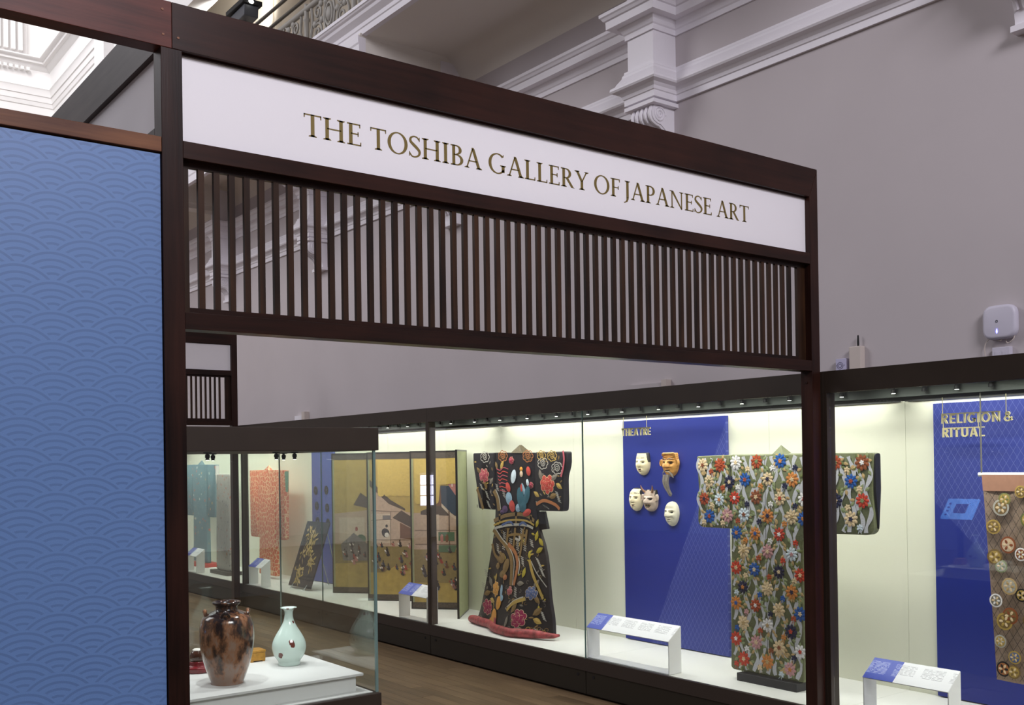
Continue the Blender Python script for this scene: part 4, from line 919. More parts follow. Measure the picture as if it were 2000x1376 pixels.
# ------------------------------------------------------------------ panels on the case back
def diamond_mat(name, base, line, ya, zz, sgn):
    """blue board with a finely lined triangular corner"""
    m = bpy.data.materials.new(name); m.use_nodes = True; nt = m.node_tree; b = nt.nodes['Principled BSDF']; L = nt.links.new
    tc = nt.nodes.new('ShaderNodeTexCoord'); sp = nt.nodes.new('ShaderNodeSeparateXYZ'); L(tc.outputs['Object'], sp.inputs[0])
    def M(op, a, bb=None, cc=None):
        n = nt.nodes.new('ShaderNodeMath'); n.operation = op
        for i, v in enumerate((a, bb, cc)):
            if v is None: continue
            if isinstance(v, (int, float)): n.inputs[i].default_value = v
            else: L(v, n.inputs[i])
        return n.outputs[0]
    y, z = sp.outputs[1], sp.outputs[2]
    P = .048
    a = M('FLOORED_MODULO', M('MULTIPLY_ADD', z, .6, y), P); c = M('FLOORED_MODULO', M('MULTIPLY_ADD', z, -.6, y), P)
    lnm = M('MAXIMUM', M('LESS_THAN', a, .003), M('LESS_THAN', c, .003))
    reg = M('LESS_THAN', M('MULTIPLY_ADD', z, ya, y), zz)
    mx = nt.nodes.new('ShaderNodeMix'); mx.data_type = 'RGBA'; mx.inputs[6].default_value = C3(*base); mx.inputs[7].default_value = C3(*line)
    L(M('MULTIPLY', M('MULTIPLY_ADD', lnm, .42, .10), reg), mx.inputs[0]); L(mx.outputs[2], b.inputs['Base Color']); b.inputs['Roughness'].default_value = .5
    return m
BLUE = (26, 42, 132)
M_th = diamond_mat('theatre_blue_board', BLUE, (120, 130, 190), .466, -.173, 1)
M_re = diamond_mat('religion_blue_board', BLUE, (120, 130, 190), -1.0, .30, 1)
o = obj('theatre_board', MB().box(6.700, 6.733, 5.815, 7.075, .322, 2.36), M_th, bevel=.002, loc=(6.7, 6.44, 1.34)); tag(o, 'tall royal blue backboard carrying five masks', 'board')
o = obj('religion_board', MB().box(6.700, 6.733, 2.70, 3.934, .322, 2.36), M_re, bevel=.002, loc=(6.7, 3.3, 1.34)); tag(o, 'tall royal blue backboard at the right edge behind hanging brocade', 'board')
o = obj('blue_board', MB().box(6.700, 6.733, 12.93, 13.60, .322, 2.36), mat('far_blue_board', (66, 84, 160), .5), bevel=.002, loc=(6.7, 13.2, 1.34)); tag(o, 'tall blue backboard with dark roundels seen through the vase case', 'board')
k = 0
for y, z in ((13.47, 1.62), (13.14, 1.63), (13.44, 1.40), (13.12, 1.38), (13.42, 1.18), (13.10, 1.17)):
    a = MB().lathe([(.018, 0), (.055, 0), (.058, .004), (.055, .008), (.018, .008)], 0, 0, 0, 20); a.v = [(6.699-q[2], y+q[0], z+q[1]*1.1) for q in a.v]
    o = obj('round_ornament', a, mat('ornament_iron', (38, 34, 32), .5, .6), smooth=True, loc=(6.695, y, z))
    tag(o, 'dark round ornament on the far blue board, %s row, %s' % (('top', 'top', 'middle', 'middle', 'bottom', 'bottom')[k], ('left', 'right')[k % 2]), 'ornament', 'round ornaments on the far blue board'); k += 1
M_let = mat('brass_letters', (214, 204, 156), .5, 0)
def hanging(name, label, lines, X, rods):
    t = thing(name, label, 'sign', (X, lines[0][1], lines[0][3]))
    for wd, y0, y1, z0, z1 in lines:
        g, W = lay(wd.replace(' ', ''), G_sans, .17) if ' ' not in wd else (None, 0)
        if ' ' in wd:
            a, b = wd.split(' '); g1, W1 = lay(a, G_sans, .17); g2, W2 = lay(b, G_sans, .17); g = g1+[(c, [[(p[0]+W1+.34, p[1]) for p in q] for q in ps]) for c, ps in g2]; W = W1+.34+W2
        s = (y0-y1)/W
        for ch, polys in g:
            mb = MB()
            for poly in polys: mb.prism([(y0-px*s, z0+py*(z1-z0)) for px, py in poly], 'x', X-.005, X+.005)
            obj('letter', mb, M_let, t)
        w2 = (y0-y1)*(.83 if ' ' in wd else 1)
        obj('top_bar', MB().box(X-.004, X+.004, y0-w2, y0, z1-.001, z1+.006), M_let, t)
    for y, z0, z1 in rods: obj('hanging_rod', MB().tube([(X, y, z0), (X, y, z1)], .0028, 8), M_let, t)
    return t
hanging('theatre_sign', 'hanging brass letters reading THEATRE above the masks', [('THEATRE', 6.888, 6.520, 2.216, 2.280)], 6.51, [(6.865, 2.28, 2.40), (6.565, 2.28, 2.40)])
hanging('religion_sign', 'hanging brass letters reading RELIGION & RITUAL on two lines', [('RELIGION &', 3.755, 3.272, 2.210, 2.272), ('RITUAL', 3.749, 3.459, 2.118, 2.176)], 6.5, [(3.748, 2.27, 2.40), (3.315, 2.27, 2.40), (3.744, 2.17, 2.215), (3.50, 2.17, 2.215)])

# ------------------------------------------------------------------ masks
M_skin = mat('mask_ivory', (226, 212, 176), .45, var=.05, scale=(30, 30, 30)); M_skin2 = mat('mask_cream', (230, 216, 182), .45, var=.05, scale=(30, 30, 30))
M_och = mat('mask_ochre', (196, 142, 72), .42, var=.22, scale=(36, 36, 36)); M_mauve = mat('mask_pale_mauve', (190, 170, 156), .42, var=.1, scale=(30, 30, 30))
M_pale = mat('mask_pale_grey', (208, 202, 182), .5, var=.07, scale=(30, 30, 30)); M_hair = mat('mask_hair_black', (30, 27, 27), .5); M_lip = mat('mask_lip_red', (120, 40, 34), .5)
M_eye = mat('mask_eye_dark', (24, 18, 16), .4); M_teeth = mat('mask_teeth', (196, 170, 110), .4); M_grhair = mat('grey_beard_hair', (122, 114, 106), .7, var=.3, scale=(200, 200, 12))
G = lambda x, s: math.exp(-(x/s)**2)
def sst(a, b, x): x = max(0, min(1, (x-a)/(b-a))); return x*x*(3-2*x)
def mask(name, label, yc, zc, hw, hh, kind, skin):
    t = thing(name, label, 'mask', (6.699, yc, zc), 'theatre masks on the blue board')
    old = kind in ('old', 'demon', 'beard')
    def shape(v):
        if kind in ('lady',): return max(0, 1-abs(v)**2.3)**.5*(1-.10*max(0, -v))
        if kind == 'old': return max(0, 1-abs(v)**2.4)**.5*(1-.16*max(0, -v))
        top = .92 if v > 0 else 1
        if v > 0: return 1-.16*v**2 if v < .985 else .80
        return max(0, 1-abs(v)**2.2)**.5*(1-.10*max(0, -v)) if kind != 'demon' else max(0, 1-abs(v)**2.6)**.5
    def surf(s, q):
        v = -1+2*q; th = (-.5+s)*math.pi; w = hw*shape(v)
        a = math.sin(th); y = w*a; x = (.062*(1-.30*v*v))*max(0, math.cos(th))**.75*(.35+.65*min(1, shape(v)*1.3))
        if v > .9 and kind in ('man', 'beard', 'demon'): x *= 1
        an = a*w/hw
        nz = (.030 if not old else .040)*G(an, .17+.06*old*sst(.1, -.2, v))*sst(.42, -.02, v)*sst(-.26, -.17, v)
        x += nz
        x += -.013*(1+.6*old)*G(abs(an)-.40, .20)*G(v-.16, .10)
        x += (.006+.010*old)*G(abs(an)-.34, .26)*G(v-.30, .07)
        x += .010*G(an, .26)*(G(v+.40, .05)+G(v+.54, .05))
        x += .010*G(an, .22)*G(v+.82, .12)+(.006+.006*old)*G(abs(an)-.55, .22)*G(v+.14, .18)
        mw = {'demon': .42, 'beard': .34}.get(kind, .22); mh = {'demon': .085, 'beard': .05}.get(kind, .028)
        mv = -.47+(.10*an*an*4 if kind == 'demon' else 0)
        if abs(an) < mw: x -= .014*G(v-mv, mh)*G(an, mw*.9)
        if kind == 'old': x += -.004*sum(G(abs(an)-.46-.05*k-.2*(v+.2)**2, .03)*G(v+.35, .25) for k in (0, 2))
        if kind == 'beard': x += .006*math.sin(v*38+an*an*6)*sst(.3, .5, v)*sst(1, .8, v)
        return (6.699-x, yc-y, zc+hh*v)
    def cm(s, q):
        v = -1+2*q; a = math.sin((-.5+s)*math.pi); an = a*shape(v)
        if kind == 'man' and (v > .93 or (abs(an) > .72+.3*(.9-v) and v > .15)): return 1
        if kind == 'lady' and (v > .90 or abs(an) > .60+.55*(.86-v) and v > .05): return 1
        if kind == 'lady' and an > .1 and abs(v-.62+.15*an) < .015: return 1
        if kind == 'demon' and (v > .90 and abs(an) > .2 or abs(an) > .82 and v > .4): return 1
        es = .042 if kind not in ('demon', 'beard') else .055
        ev = .13-(.05*abs(an) if kind != 'demon' else -.10*abs(an)+.04)
        if abs(abs(an)-.40) < .17 and abs(v-ev) < es*(1-((abs(an)-.40)/.18)**2)+.004: return 2
        if kind in ('demon', 'beard') and abs(abs(an)-.38) < .22 and abs(v-(.23+.12*(abs(an)-.38))) < .028: return 4
        mw = {'demon': .42, 'beard': .30, 'man': .22, 'old': .20}.get(kind, .17); mh = {'demon': .115, 'beard': .06}.get(kind, .042)
        mv = -.47+(.40*an*an if kind == 'demon' else -.15*an*an*(kind == 'old'))
        if abs(an) < mw:
            e = mh*(1-(an/mw)**2)**.5
            if abs(v-mv) < e:
                if kind == 'demon' and .45*e < abs(v-mv): return 5 if int((an+1)*40) % 2 else 2
                return 2
            if kind in ('lady', 'man') and abs(v-mv) < e+.035 and abs(an) < mw*.8: return 3
            if kind == 'demon' and abs(v-mv) < e+.04: return 3
        if kind in ('man', 'lady') and abs(abs(an)-.38) < .20 and abs(v-.52) < .028: return 6
        if kind == 'old' and abs(abs(an)-.40) < .22 and abs(v-.34+.2*(abs(an)-.4)) < .018: return 6
        if kind == 'man' and ((abs(an) < .26 and abs(v+.36-.5*an*an) < .012 and abs(an) > .1) or (abs(an) < .05 and abs(v+.66) < .02)): return 1
        return 0
    body = obj('face', MB().grid(surf, 46, 64, 0, cm), [skin, M_hair, M_eye, M_lip, M_eye, M_teeth, mat('mask_smudge', (150, 140, 122), .6)], t, smooth=True)
    # side rim so the mask has thickness
    return t, body
mask('ivory_mask', 'ivory male mask with black topknot line, upper left on blue board', 6.795, 1.957, .083, .104, 'man', M_skin)
tb, bb = mask('bearded_mask', 'ochre scowling mask with long grey beard on blue board', 6.447, 1.948, .092, .106, 'beard', M_och)
mask('lady_mask', 'pale oval female mask with parted black hair, lower left on blue board', 6.890, 1.630, .083, .109, 'lady', M_skin2)
td, bd_ = mask('horned_mask', 'horned pale demon mask with bared teeth on blue board', 6.702, 1.622, .082, .100, 'demon', M_mauve)
mask('old_mask', 'pale wrinkled bald mask, lowest on the blue board', 6.440, 1.511, .080, .110, 'old', M_pale)
def ear(parent, y, z, s, m):
    mb = MB().sphere((6.675, y, z), (.012, .020, .034), 12)
    mb.tube([(6.660, y+s*.012*math.cos(a), z+.026*math.sin(a)) for a in [2*math.pi*i/16 for i in range(17)]], .004, 6)
    obj('ear', mb, m, parent, smooth=True)
for s in (-1, 1): ear(tb, 6.447+s*.098, 1.965, s, M_och); ear(td, 6.702+s*.090, 1.650, s, M_mauve)
hr = MB()
for k in range(46):
    a = random.uniform(-.034, .034); b = random.uniform(-.012, .012); e = random.uniform(-.006, .006)
    hr.tube(smooth_pts([(6.635+b, 6.452+a, 1.860), (6.622+b, 6.455+a*.9, 1.80), (6.635+b, 6.442+a*.6, 1.73), (6.650+b, 6.418+a*.25+e, 1.665+abs(a)*.6)], 3), [.0042]*6+[.003]*3+[.001], 5)
obj('beard', hr, M_grhair, tb)
hr = MB()
for s in (-1, 1):
    for k in range(9):
        z = 1.893-k*.001; hr.tube(smooth_pts([(6.618, 6.447+s*.008, z), (6.624, 6.447+s*.034, z-.006), (6.645, 6.447+s*.058, z-.030-k*.002), (6.655, 6.447+s*.062, z-.055)], 3), [.003]*7+[.001]*3, 5)
    for k in range(3): hr.tube(smooth_pts([(6.632, 6.447+s*.012, 1.990+k*.002), (6.628, 6.447+s*.035, 2.002+k*.002), (6.648, 6.447+s*.062, 1.996+k*.002)], 3), .0022, 5)
obj('facial_hair', hr, M_grhair, tb)
hr = MB()
for k in range(6): hr.tube(smooth_pts([(6.665, 6.525-.012*k, 2.03), (6.645, 6.500-.020*k, 2.048), (6.655, 6.44-.015*k, 2.040), (6.68, 6.37, 2.01-.012*k)], 4), .009, 6)
obj('hair', hr, M_och, tb, smooth=True)
for s in (-1, 1): obj('horn', MB().tube(smooth_pts([(6.655, 6.702+s*.045, 1.700), (6.64, 6.702+s*.066, 1.728), (6.628, 6.702+s*.074, 1.765)], 4), [.012, .0115, .011, .010, .009, .007, .005, .003, .001], 8), mat('horn_brown', (150, 108, 72), .4), td, smooth=True)

# ------------------------------------------------------------------ hanging brocade at the right edge
TX = 6.24
t = thing('hanging_brocade', 'hanging pinkish brocade panel with round medallions at the right edge', 'textile', (TX, 3.02, .60))
M_brc = mat('brocade_ground', (150, 128, 112), .45, var=.16, scale=(70, 70, 70), bump=.1)
cl = obj('cloth', MB().grid(lambda a, b: (TX+.012*math.sin(a*9+b*2)+.01*b, 3.335-.64*a-.055*b*(1-a), 1.775-1.175*b), 24, 30), M_brc, t, smooth=True)
obj('top_band', MB().grid(lambda a, b: (TX-.012+.012*b, 3.338-.645*a, 1.872-.10*b), 12, 4), mat('band_salmon', (186, 138, 116), .5, var=.06, scale=(30, 30, 30)), t, smooth=True)
obj('hanging_pole', MB().tube([(TX+.005, 3.365, 1.874), (TX+.005, 2.66, 1.874)], .013, 12), M_white, t, smooth=True)
for y in (3.345, 2.69):
    obj('suspension_rod', MB().tube([(TX, y, 1.88), (TX, y, 2.41)], .005, 8), mat('rod_steel', (130, 128, 118), .4, .6), t, smooth=True)
    obj('rod_clip', MB().box(TX-.012, TX+.012, y-.012, y+.012, 2.392, 2.425), mat('rod_steel', (130, 128, 118), .4, .6), t)
def tmap(y, z, off): return (TX-.018-off+.010*math.sin((3.335-y)/.64*9+(1.775-z)/1.175*2), y, z)
lt = MB()
for k in range(-14, 26):
    for s in (1, -1):
        pts = []
        for i in range(60):
            z = 1.77-i*.0195; y = 2.6+.05*k+s*(1.77-z)*.62
            if 2.71 < y < 3.325-.045*(1.775-z): pts.append((y, z))
            elif len(pts) > 1: rib(lt, pts, .0022, tmap, -.003); pts = []
        if len(pts) > 1: rib(lt, pts, .0022, tmap, -.003)
obj('lattice_weave', lt, SILK['black'], cl)
for cx, cy, r, a, b in [(820,215,34,'olive','gold'),(800,262,44,'silver','dgold'),(757,370,38,'gold','dgold'),(842,472,44,'brown','skin'),(765,540,42,'dgold','gold'),(802,592,34,'sage','silver'),(852,705,44,'tan','silver'),(772,785,36,'white','grey'),(858,872,44,'brown','dgold'),(825,902,46,'gold','dgold'),(800,1015,34,'silver','gold'),(885,1105,34,'gold','slate'),(820,1170,40,'black','copper'),(880,1187,36,'dgold','gold'),(920,525,34,'white','brown'),(925,755,34,'black','gold'),(915,172,32,'gold','dgold'),(960,330,40,'moss','gold'),(985,620,42,'copper','gold'),(975,900,40,'dgold','silver'),(1000,1080,40,'olive','gold'),(985,200,36,'silver','gold'),(1070,420,42,'gold','brown'),(1080,760,44,'brown','skin'),(1090,1000,40,'silver','dgold'),(1075,250,40,'dgold','gold'),(1080,1170,40,'gold','black')]:
    y, z = TK(cx, cy); R = r*.00118
    if y < 2.74: continue
    mb = MB(); fan(mb, ell(y, z, R, R, 0, 22), tmap, .001, 0, .002); fan(mb, ell(y, z, R*.78, R*.78, 0, 18), tmap, .0022, 1, .001)
    for i in range(6): an = i*1.047; fan(mb, ell(y+R*.42*math.cos(an), z+R*.42*math.sin(an), R*.26, R*.16, an, 8), tmap, .0034, 0 if i % 2 else 2, .001)
    obj('woven_medallion', mb, [SILK[a], SILK[b], SILK['cream']], cl)

# ------------------------------------------------------------------ label stands
def text_mat(name, base, ink, z0, dense=1.0):
    m = bpy.data.materials.new(name); m.use_nodes = True; nt = m.node_tree; b = nt.nodes['Principled BSDF']; L = nt.links.new
    tc = nt.nodes.new('ShaderNodeTexCoord'); sp = nt.nodes.new('ShaderNodeSeparateXYZ'); L(tc.outputs['Object'], sp.inputs[0])
    def M(op, a, bb=None):
        n = nt.nodes.new('ShaderNodeMath'); n.operation = op
        for i, v in enumerate((a, bb)):
            if v is None: continue
            if isinstance(v, (int, float)): n.inputs[i].default_value = v
            else: L(v, n.inputs[i])
        return n.outputs[0]
    ph = M('LESS_THAN', M('FLOORED_MODULO', sp.outputs[0], .0085), .0034)
    nz = nt.nodes.new('ShaderNodeTexNoise'); nz.inputs['Scale'].default_value = 1.0; mp = nt.nodes.new('ShaderNodeMapping'); mp.inputs['Scale'].default_value = (117, 70, 8)
    L(tc.outputs['Object'], mp.inputs[0]); L(mp.outputs[0], nz.inputs['Vector'])
    n2 = nt.nodes.new('ShaderNodeTexNoise'); n2.inputs['Scale'].default_value = 5.0; L(tc.outputs['Object'], n2.inputs['Vector'])
    blk = M('MULTIPLY', M('LESS_THAN', M('FLOORED_MODULO', M('ADD', sp.outputs[1], .03), .19), .145), M('MULTIPLY', M('GREATER_THAN', sp.outputs[0], -.012 if dense < 1.5 else -.03), M('LESS_THAN', sp.outputs[0], .06)))
    fac = M('MULTIPLY', M('MULTIPLY', ph, M('GREATER_THAN', nz.outputs['Fac'], .42)), blk)
    mx = nt.nodes.new('ShaderNodeMix'); mx.data_type = 'RGBA'; mx.inputs[6].default_value = C3(*base); mx.inputs[7].default_value = C3(*ink)
    L(M('MULTIPLY', fac, .7), mx.inputs[0]); L(mx.outputs[2], b.inputs['Base Color']); b.inputs['Roughness'].default_value = .45
    return m
M_lw = text_mat('label_white_print', (228, 228, 234), (120, 120, 130), 0); M_lb = text_mat('label_blue_print', (58, 78, 178), (190, 200, 235), 0, 2)
def stand(ya, yb, label, blue):
    t = thing('label_stand', label, 'label stand', (5.87, (ya+yb)/2, .314), 'white sloping label stands in the wall cases')
    xf, xb = 5.812, 5.95; zf, zb = .570, .678
    for y in (ya, yb):
        s = 1 if y == ya else -1
        obj('side_panel', MB().prism([(xf, .316), (xb, .316), (xb, zb), (xf, zf)], 'y', y, y+s*.008), M_white, t, bevel=.001)
    obj('base_plate', MB().box(xf, xb, ya+.008, yb-.008, .316, .322), M_white, t)
    nx, nz = -(zb-zf), (xb-xf); nl = math.hypot(nx, nz); nx, nz = nx/nl, nz/nl
    def sl(y0, y1, o0, o1, m, nm):
        mb = MB(); vs = [(x+nx*o, y, z+nz*o) for (x, z) in ((xf-.002, zf), (xb+.001, zb)) for y in (y0, y1) for o in (o0, o1)]
        mb.add(vs, [(0, 1, 3, 2), (4, 6, 7, 5), (0, 4, 5, 1), (2, 3, 7, 6), (0, 2, 6, 4), (1, 5, 7, 3)]); return obj(nm, mb, m, t)
    sl(ya, yb, 0, .006, M_white, 'sloping_top')
    sl(yb-blue, yb-.001, .0062, .008, M_lb, 'blue_label'); sl(ya+.002, yb-blue-.001, .0062, .0075, M_lw, 'white_label')
stand(5.655, 6.617, 'long white label stand with blue end before the masks', .19)
stand(3.342, 3.930, 'white label stand with blue end before the hanging brocade', .215)
stand(9.150, 9.72, 'white label stand with blue end before the golden screen', .27)
stand(13.38, 13.81, 'white label stand with blue end before the orange robe', .24)
stand(15.86, 16.35, 'white label stand before the teal robe, at the far left', .2)

# ------------------------------------------------------------------ robes and panel further along
def fabric(name, base, spots, scale, amt=.45):
    m = bpy.data.materials.new(name); m.use_nodes = True; nt = m.node_tree; b = nt.nodes['Principled BSDF']; L = nt.links.new
    tc = nt.nodes.new('ShaderNodeTexCoord'); vo = nt.nodes.new('ShaderNodeTexVoronoi'); vo.inputs['Scale'].default_value = scale; L(tc.outputs['Object'], vo.inputs['Vector'])
    nz = nt.nodes.new('ShaderNodeTexNoise'); nz.inputs['Scale'].default_value = scale*1.7; nz.inputs['Detail'].default_value = 5; L(tc.outputs['Object'], nz.inputs['Vector'])
    rp = nt.nodes.new('ShaderNodeValToRGB'); rp.color_ramp.interpolation = 'CONSTANT'
    while len(rp.color_ramp.elements) < len(spots): rp.color_ramp.elements.new(.5)
    for i, c in enumerate(spots): rp.color_ramp.elements[i].position = i/len(spots); rp.color_ramp.elements[i].color = C3(*c)
    L(vo.outputs['Color'], rp.inputs[0])
    lt = nt.nodes.new('ShaderNodeMath'); lt.operation = 'LESS_THAN'; lt.inputs[1].default_value = amt
    ad = nt.nodes.new('ShaderNodeMath'); ad.operation = 'MULTIPLY_ADD'; ad.inputs[1].default_value = .7; L(nz.outputs['Fac'], ad.inputs[0]); L(vo.outputs['Distance'], ad.inputs[2])
    L(ad.outputs[0], lt.inputs[0])
    mx = nt.nodes.new('ShaderNodeMix'); mx.data_type = 'RGBA'; mx.inputs[6].default_value = C3(*base); L(lt.outputs[0], mx.inputs[0]); L(rp.outputs[0], mx.inputs[7]); L(mx.outputs[2], b.inputs['Base Color']); b.inputs['Roughness'].default_value = .6
    return m
def simple_robe(name, label, X, ym, hw, zt, sl_z, sl_w, zb, m, m2, bw):
    t = thing(name, label, 'robe', (X+.04, ym, zb))
    b = obj('body', MB().prism(rounded([(ym+hw-sl_w, zt), (ym-hw+sl_w, zt), (ym-bw, sl_z), (ym-bw-.02, zb), (ym+bw+.02, zb), (ym+bw, sl_z)], [0, 0, 0, .02, .02, 0]), 'x', X, X+.07), m, t, bevel=.012, smooth=True)
    for s in (-1, 1):
        q = obj('sleeve', MB().prism(rounded([(ym+s*(hw-sl_w-.01), zt), (ym+s*hw, zt-.005), (ym+s*(hw-.015), sl_z), (ym+s*(hw-sl_w-.01), sl_z)], [0, .02, .06, .02]), 'x', X+.004, X+.076), m, t, bevel=.012, smooth=True)
        obj('cuff', MB().prism(rounded([(X+.01, zt-.02), (X+.07, zt-.02), (X+.06, zt-.32), (X+.02, zt-.32)], .02), 'y', ym+s*(hw+.001), ym+s*(hw-.02)), m2, q)
    obj('collar', MB().add([(X, ym+.07, zt), (X, ym-.07, zt), (X+.05, ym, zt+.075), (X+.08, ym+.06, zt), (X+.08, ym-.06, zt)], [(0, 1, 2), (0, 2, 3), (1, 4, 2), (3, 2, 4)]), m, t)
    return t
def lattice_cloth(name, c1, c2):
    m = mat(name, c1, .6, var=.1, scale=(30, 30, 30)); nt = m.node_tree; L = nt.links.new; b = nt.nodes['Principled BSDF']
    src = b.inputs['Base Color'].links[0].from_socket
    vo = nt.nodes.new('ShaderNodeTexVoronoi'); vo.feature = 'DISTANCE_TO_EDGE'; vo.inputs['Scale'].default_value = 15; vo.inputs['Randomness'].default_value = .9
    tc = nt.nodes.new('ShaderNodeTexCoord'); L(tc.outputs['Object'], vo.inputs['Vector'])
    lt = nt.nodes.new('ShaderNodeMath'); lt.operation = 'LESS_THAN'; lt.inputs[1].default_value = .07; L(vo.outputs['Distance'], lt.inputs[0])
    mx = nt.nodes.new('ShaderNodeMix'); mx.data_type = 'RGBA'; L(lt.outputs[0], mx.inputs[0]); L(src, mx.inputs[6]); mx.inputs[7].default_value = C3(*c2); L(mx.outputs[2], b.inputs['Base Color']); return m
t = simple_robe('orange_robe', 'orange robe with pale lattice pattern and green sleeve lining, seen through the vase case', 6.36, 14.42, .63, 1.922, .905, .30, .36, lattice_cloth('orange_lattice_silk', (206, 92, 58), (226, 190, 150)), silk('sea_green', (96, 140, 116)), .28)
t = simple_robe('teal_robe', 'teal blue robe with scattered flowers at the far left of the cases', 6.30, 17.0, .70, 2.02, 1.15, .33, .38, fabric('teal_floral', (84, 122, 138), [(226, 220, 214), (196, 84, 60), (120, 150, 160), (214, 170, 120)], 11, .56), SILK['white'], .30)
o = obj('red_base', MB().box(6.2, 6.5, 16.6, 17.3, .314, .375), mat('stand_red', (190, 52, 48), .5), bevel=.004, loc=(6.35, 16.9, .314)); tag(o, 'red block under the teal robe', 'stand')
t = thing('painted_robe', 'pale grey robe with painted branches, on a black block at far left', 'robe', (6.12, 15.4, .36))
pb = obj('body', MB().prism(rounded([(15.66, 1.87), (15.12, 1.87), (15.10, .374), (15.70, .374)], .05), 'x', 6.07, 6.13), fabric('pale_branches', (176, 172, 168), [(92, 92, 96), (150, 146, 140), (190, 110, 80), (74, 84, 110)], 15, .58), t, bevel=.02, smooth=True)
bn = MB()
for k in range(9):
    y0 = 15.2+.05*k; rib(bn, smooth_pts([(y0, .5+.03*k), (y0+.06, .85), (y0-.03, 1.15+.03*k), (y0+.05, 1.45)]), .008, lambda y, z, o_: (6.068, y, z), 0)
obj('painted_branches', bn, SILK['grey'], pb)
o = obj('painted_robe_block', MB().box(6.0, 6.24, 15.08, 15.78, .314, .372), mat('stand_black', (34, 34, 40), .5), bevel=.003, loc=(6.1, 15.4, .314)); tag(o, 'low black block under the pale painted robe', 'stand')
# leaning lacquer panel
t = thing('lacquer_plaque', 'dark lacquer board with gold plants leaning on a clear easel', 'panel', (6.15, 12.82, .33))
def lp(u, v, off): return (6.10+.30*v-off*.94, 13.14-.66*u, .345+.865*v+off*.33)
mb = MB(); vs = [lp(u, v, o_) for u in (0, 1) for v in (0, 1) for o_ in (-.02, 0)]
pnl = obj('board', mb.add(vs, [(0, 1, 3, 2), (4, 6, 7, 5), (0, 4, 5, 1), (2, 3, 7, 6), (0, 2, 6, 4), (1, 5, 7, 3)]), mat('lacquer_blueblack', (28, 32, 52), .25), t)
gd = MB(); rr = random.Random(4)
for c in range(10):
    cu, cv = rr.uniform(.2, .8), .12+.80*c/10
    for k in range(13):
        a = rr.random()*6.28; d = rr.uniform(.01, .16); u, v = cu+d*math.cos(a)*1.1, cv+d*math.sin(a)*.7
        if .03 < u < .97 and .03 < v < .97: fan(gd, leaf(u, v, rr.uniform(.03, .07), rr.uniform(.010, .022), a+rr.uniform(-.6, .6)), lambda p, q, o_: lp(p, q, o_), .002, k % 2, .002)
obj('gold_plants', gd, [SILK['gold'], SILK['tan']], pnl, kind='stuff')
obj('easel', MB().tube([(6.06, 13.0, .316), (6.13, 13.0, .40), (6.42, 13.0, 1.1)], .006, 8).tube([(6.06, 12.6, .316), (6.13, 12.6, .40), (6.42, 12.6, 1.1)], .006, 8).tube([(6.42, 13.0, 1.1), (6.62, 12.95, .316)], .006, 8).tube([(6.42, 12.6, 1.1), (6.62, 12.65, .316)], .006, 8), mat('easel_clear', (190, 200, 204), .2, .3), t, smooth=True)

# ------------------------------------------------------------------ ceramics
DZ = .9505
def glaze(name):
    m = bpy.data.materials.new(name); m.use_nodes = True; nt = m.node_tree; b = nt.nodes['Principled BSDF']; L = nt.links.new
    tc = nt.nodes.new('ShaderNodeTexCoord'); sp = nt.nodes.new('ShaderNodeSeparateXYZ'); L(tc.outputs['Object'], sp.inputs[0])
    mp = nt.nodes.new('ShaderNodeMapping'); mp.inputs['Scale'].default_value = (20, 20, 11); L(tc.outputs['Object'], mp.inputs[0])
    n1 = nt.nodes.new('ShaderNodeTexNoise'); n1.inputs['Scale'].default_value = 1; n1.inputs['Detail'].default_value = 8; n1.inputs['Roughness'].default_value = .62; L(mp.outputs[0], n1.inputs['Vector'])
    # more dark glaze towards the shoulder
    mr = nt.nodes.new('ShaderNodeMapRange'); mr.inputs[1].default_value = .08; mr.inputs[2].default_value = .34; mr.inputs[3].default_value = -.06; mr.inputs[4].default_value = .13; L(sp.outputs[2], mr.inputs[0])
    ad = nt.nodes.new('ShaderNodeMath'); L(n1.outputs['Fac'], ad.inputs[0]); L(mr.outputs[0], ad.inputs[1])
    rp = nt.nodes.new('ShaderNodeValToRGB'); cr = rp.color_ramp; cr.elements[0].position = .40; cr.elements[0].color = C3(138, 112, 98)
    cr.elements[1].position = .66; cr.elements[1].color = C3(30, 20, 26)
    e = cr.elements.new(.50); e.color = C3(140, 94, 66); e = cr.elements.new(.56); e.color = C3(92, 60, 42)
    L(ad.outputs[0], rp.inputs[0]); L(rp.outputs[0], b.inputs['Base Color'])
    b.inputs['Roughness'].default_value = .16; b.inputs['Coat Weight'].default_value = .5; b.inputs['Coat Roughness'].default_value = .06
    bp = nt.nodes.new('ShaderNodeBump'); bp.inputs['Strength'].default_value = .18; bp.inputs['Distance'].default_value = .004; L(n1.outputs['Fac'], bp.inputs['Height']); L(bp.outputs[0], b.inputs['Normal'])
    return m
M_gl = glaze('brown_iron_glaze')
jx, jy = 1.905, 4.80
t = thing('storage_jar', 'tall brown iron glazed jar with lugs on its shoulder', 'jar', (jx, jy, DZ))
prof = [(0, 0), (.072, 0), (.076, .005), (.090, .042), (.110, .10), (.124, .165), (.1295, .220), (.127, .272), (.118, .308), (.106, .325), (.090, .336), (.070, .345), (.056, .351), (.051, .361), (.054, .373), (.063, .380), (.067, .387), (.065, .393), (.058, .392), (.050, .384), (.046, .362), (.050, .345), (0, .340)]
prof = [(r, z) for r, z in smooth_pts(prof, 3)]
jar = obj('body', MB().lathe(prof, jx, jy, DZ, 64), M_gl, t, smooth=True)
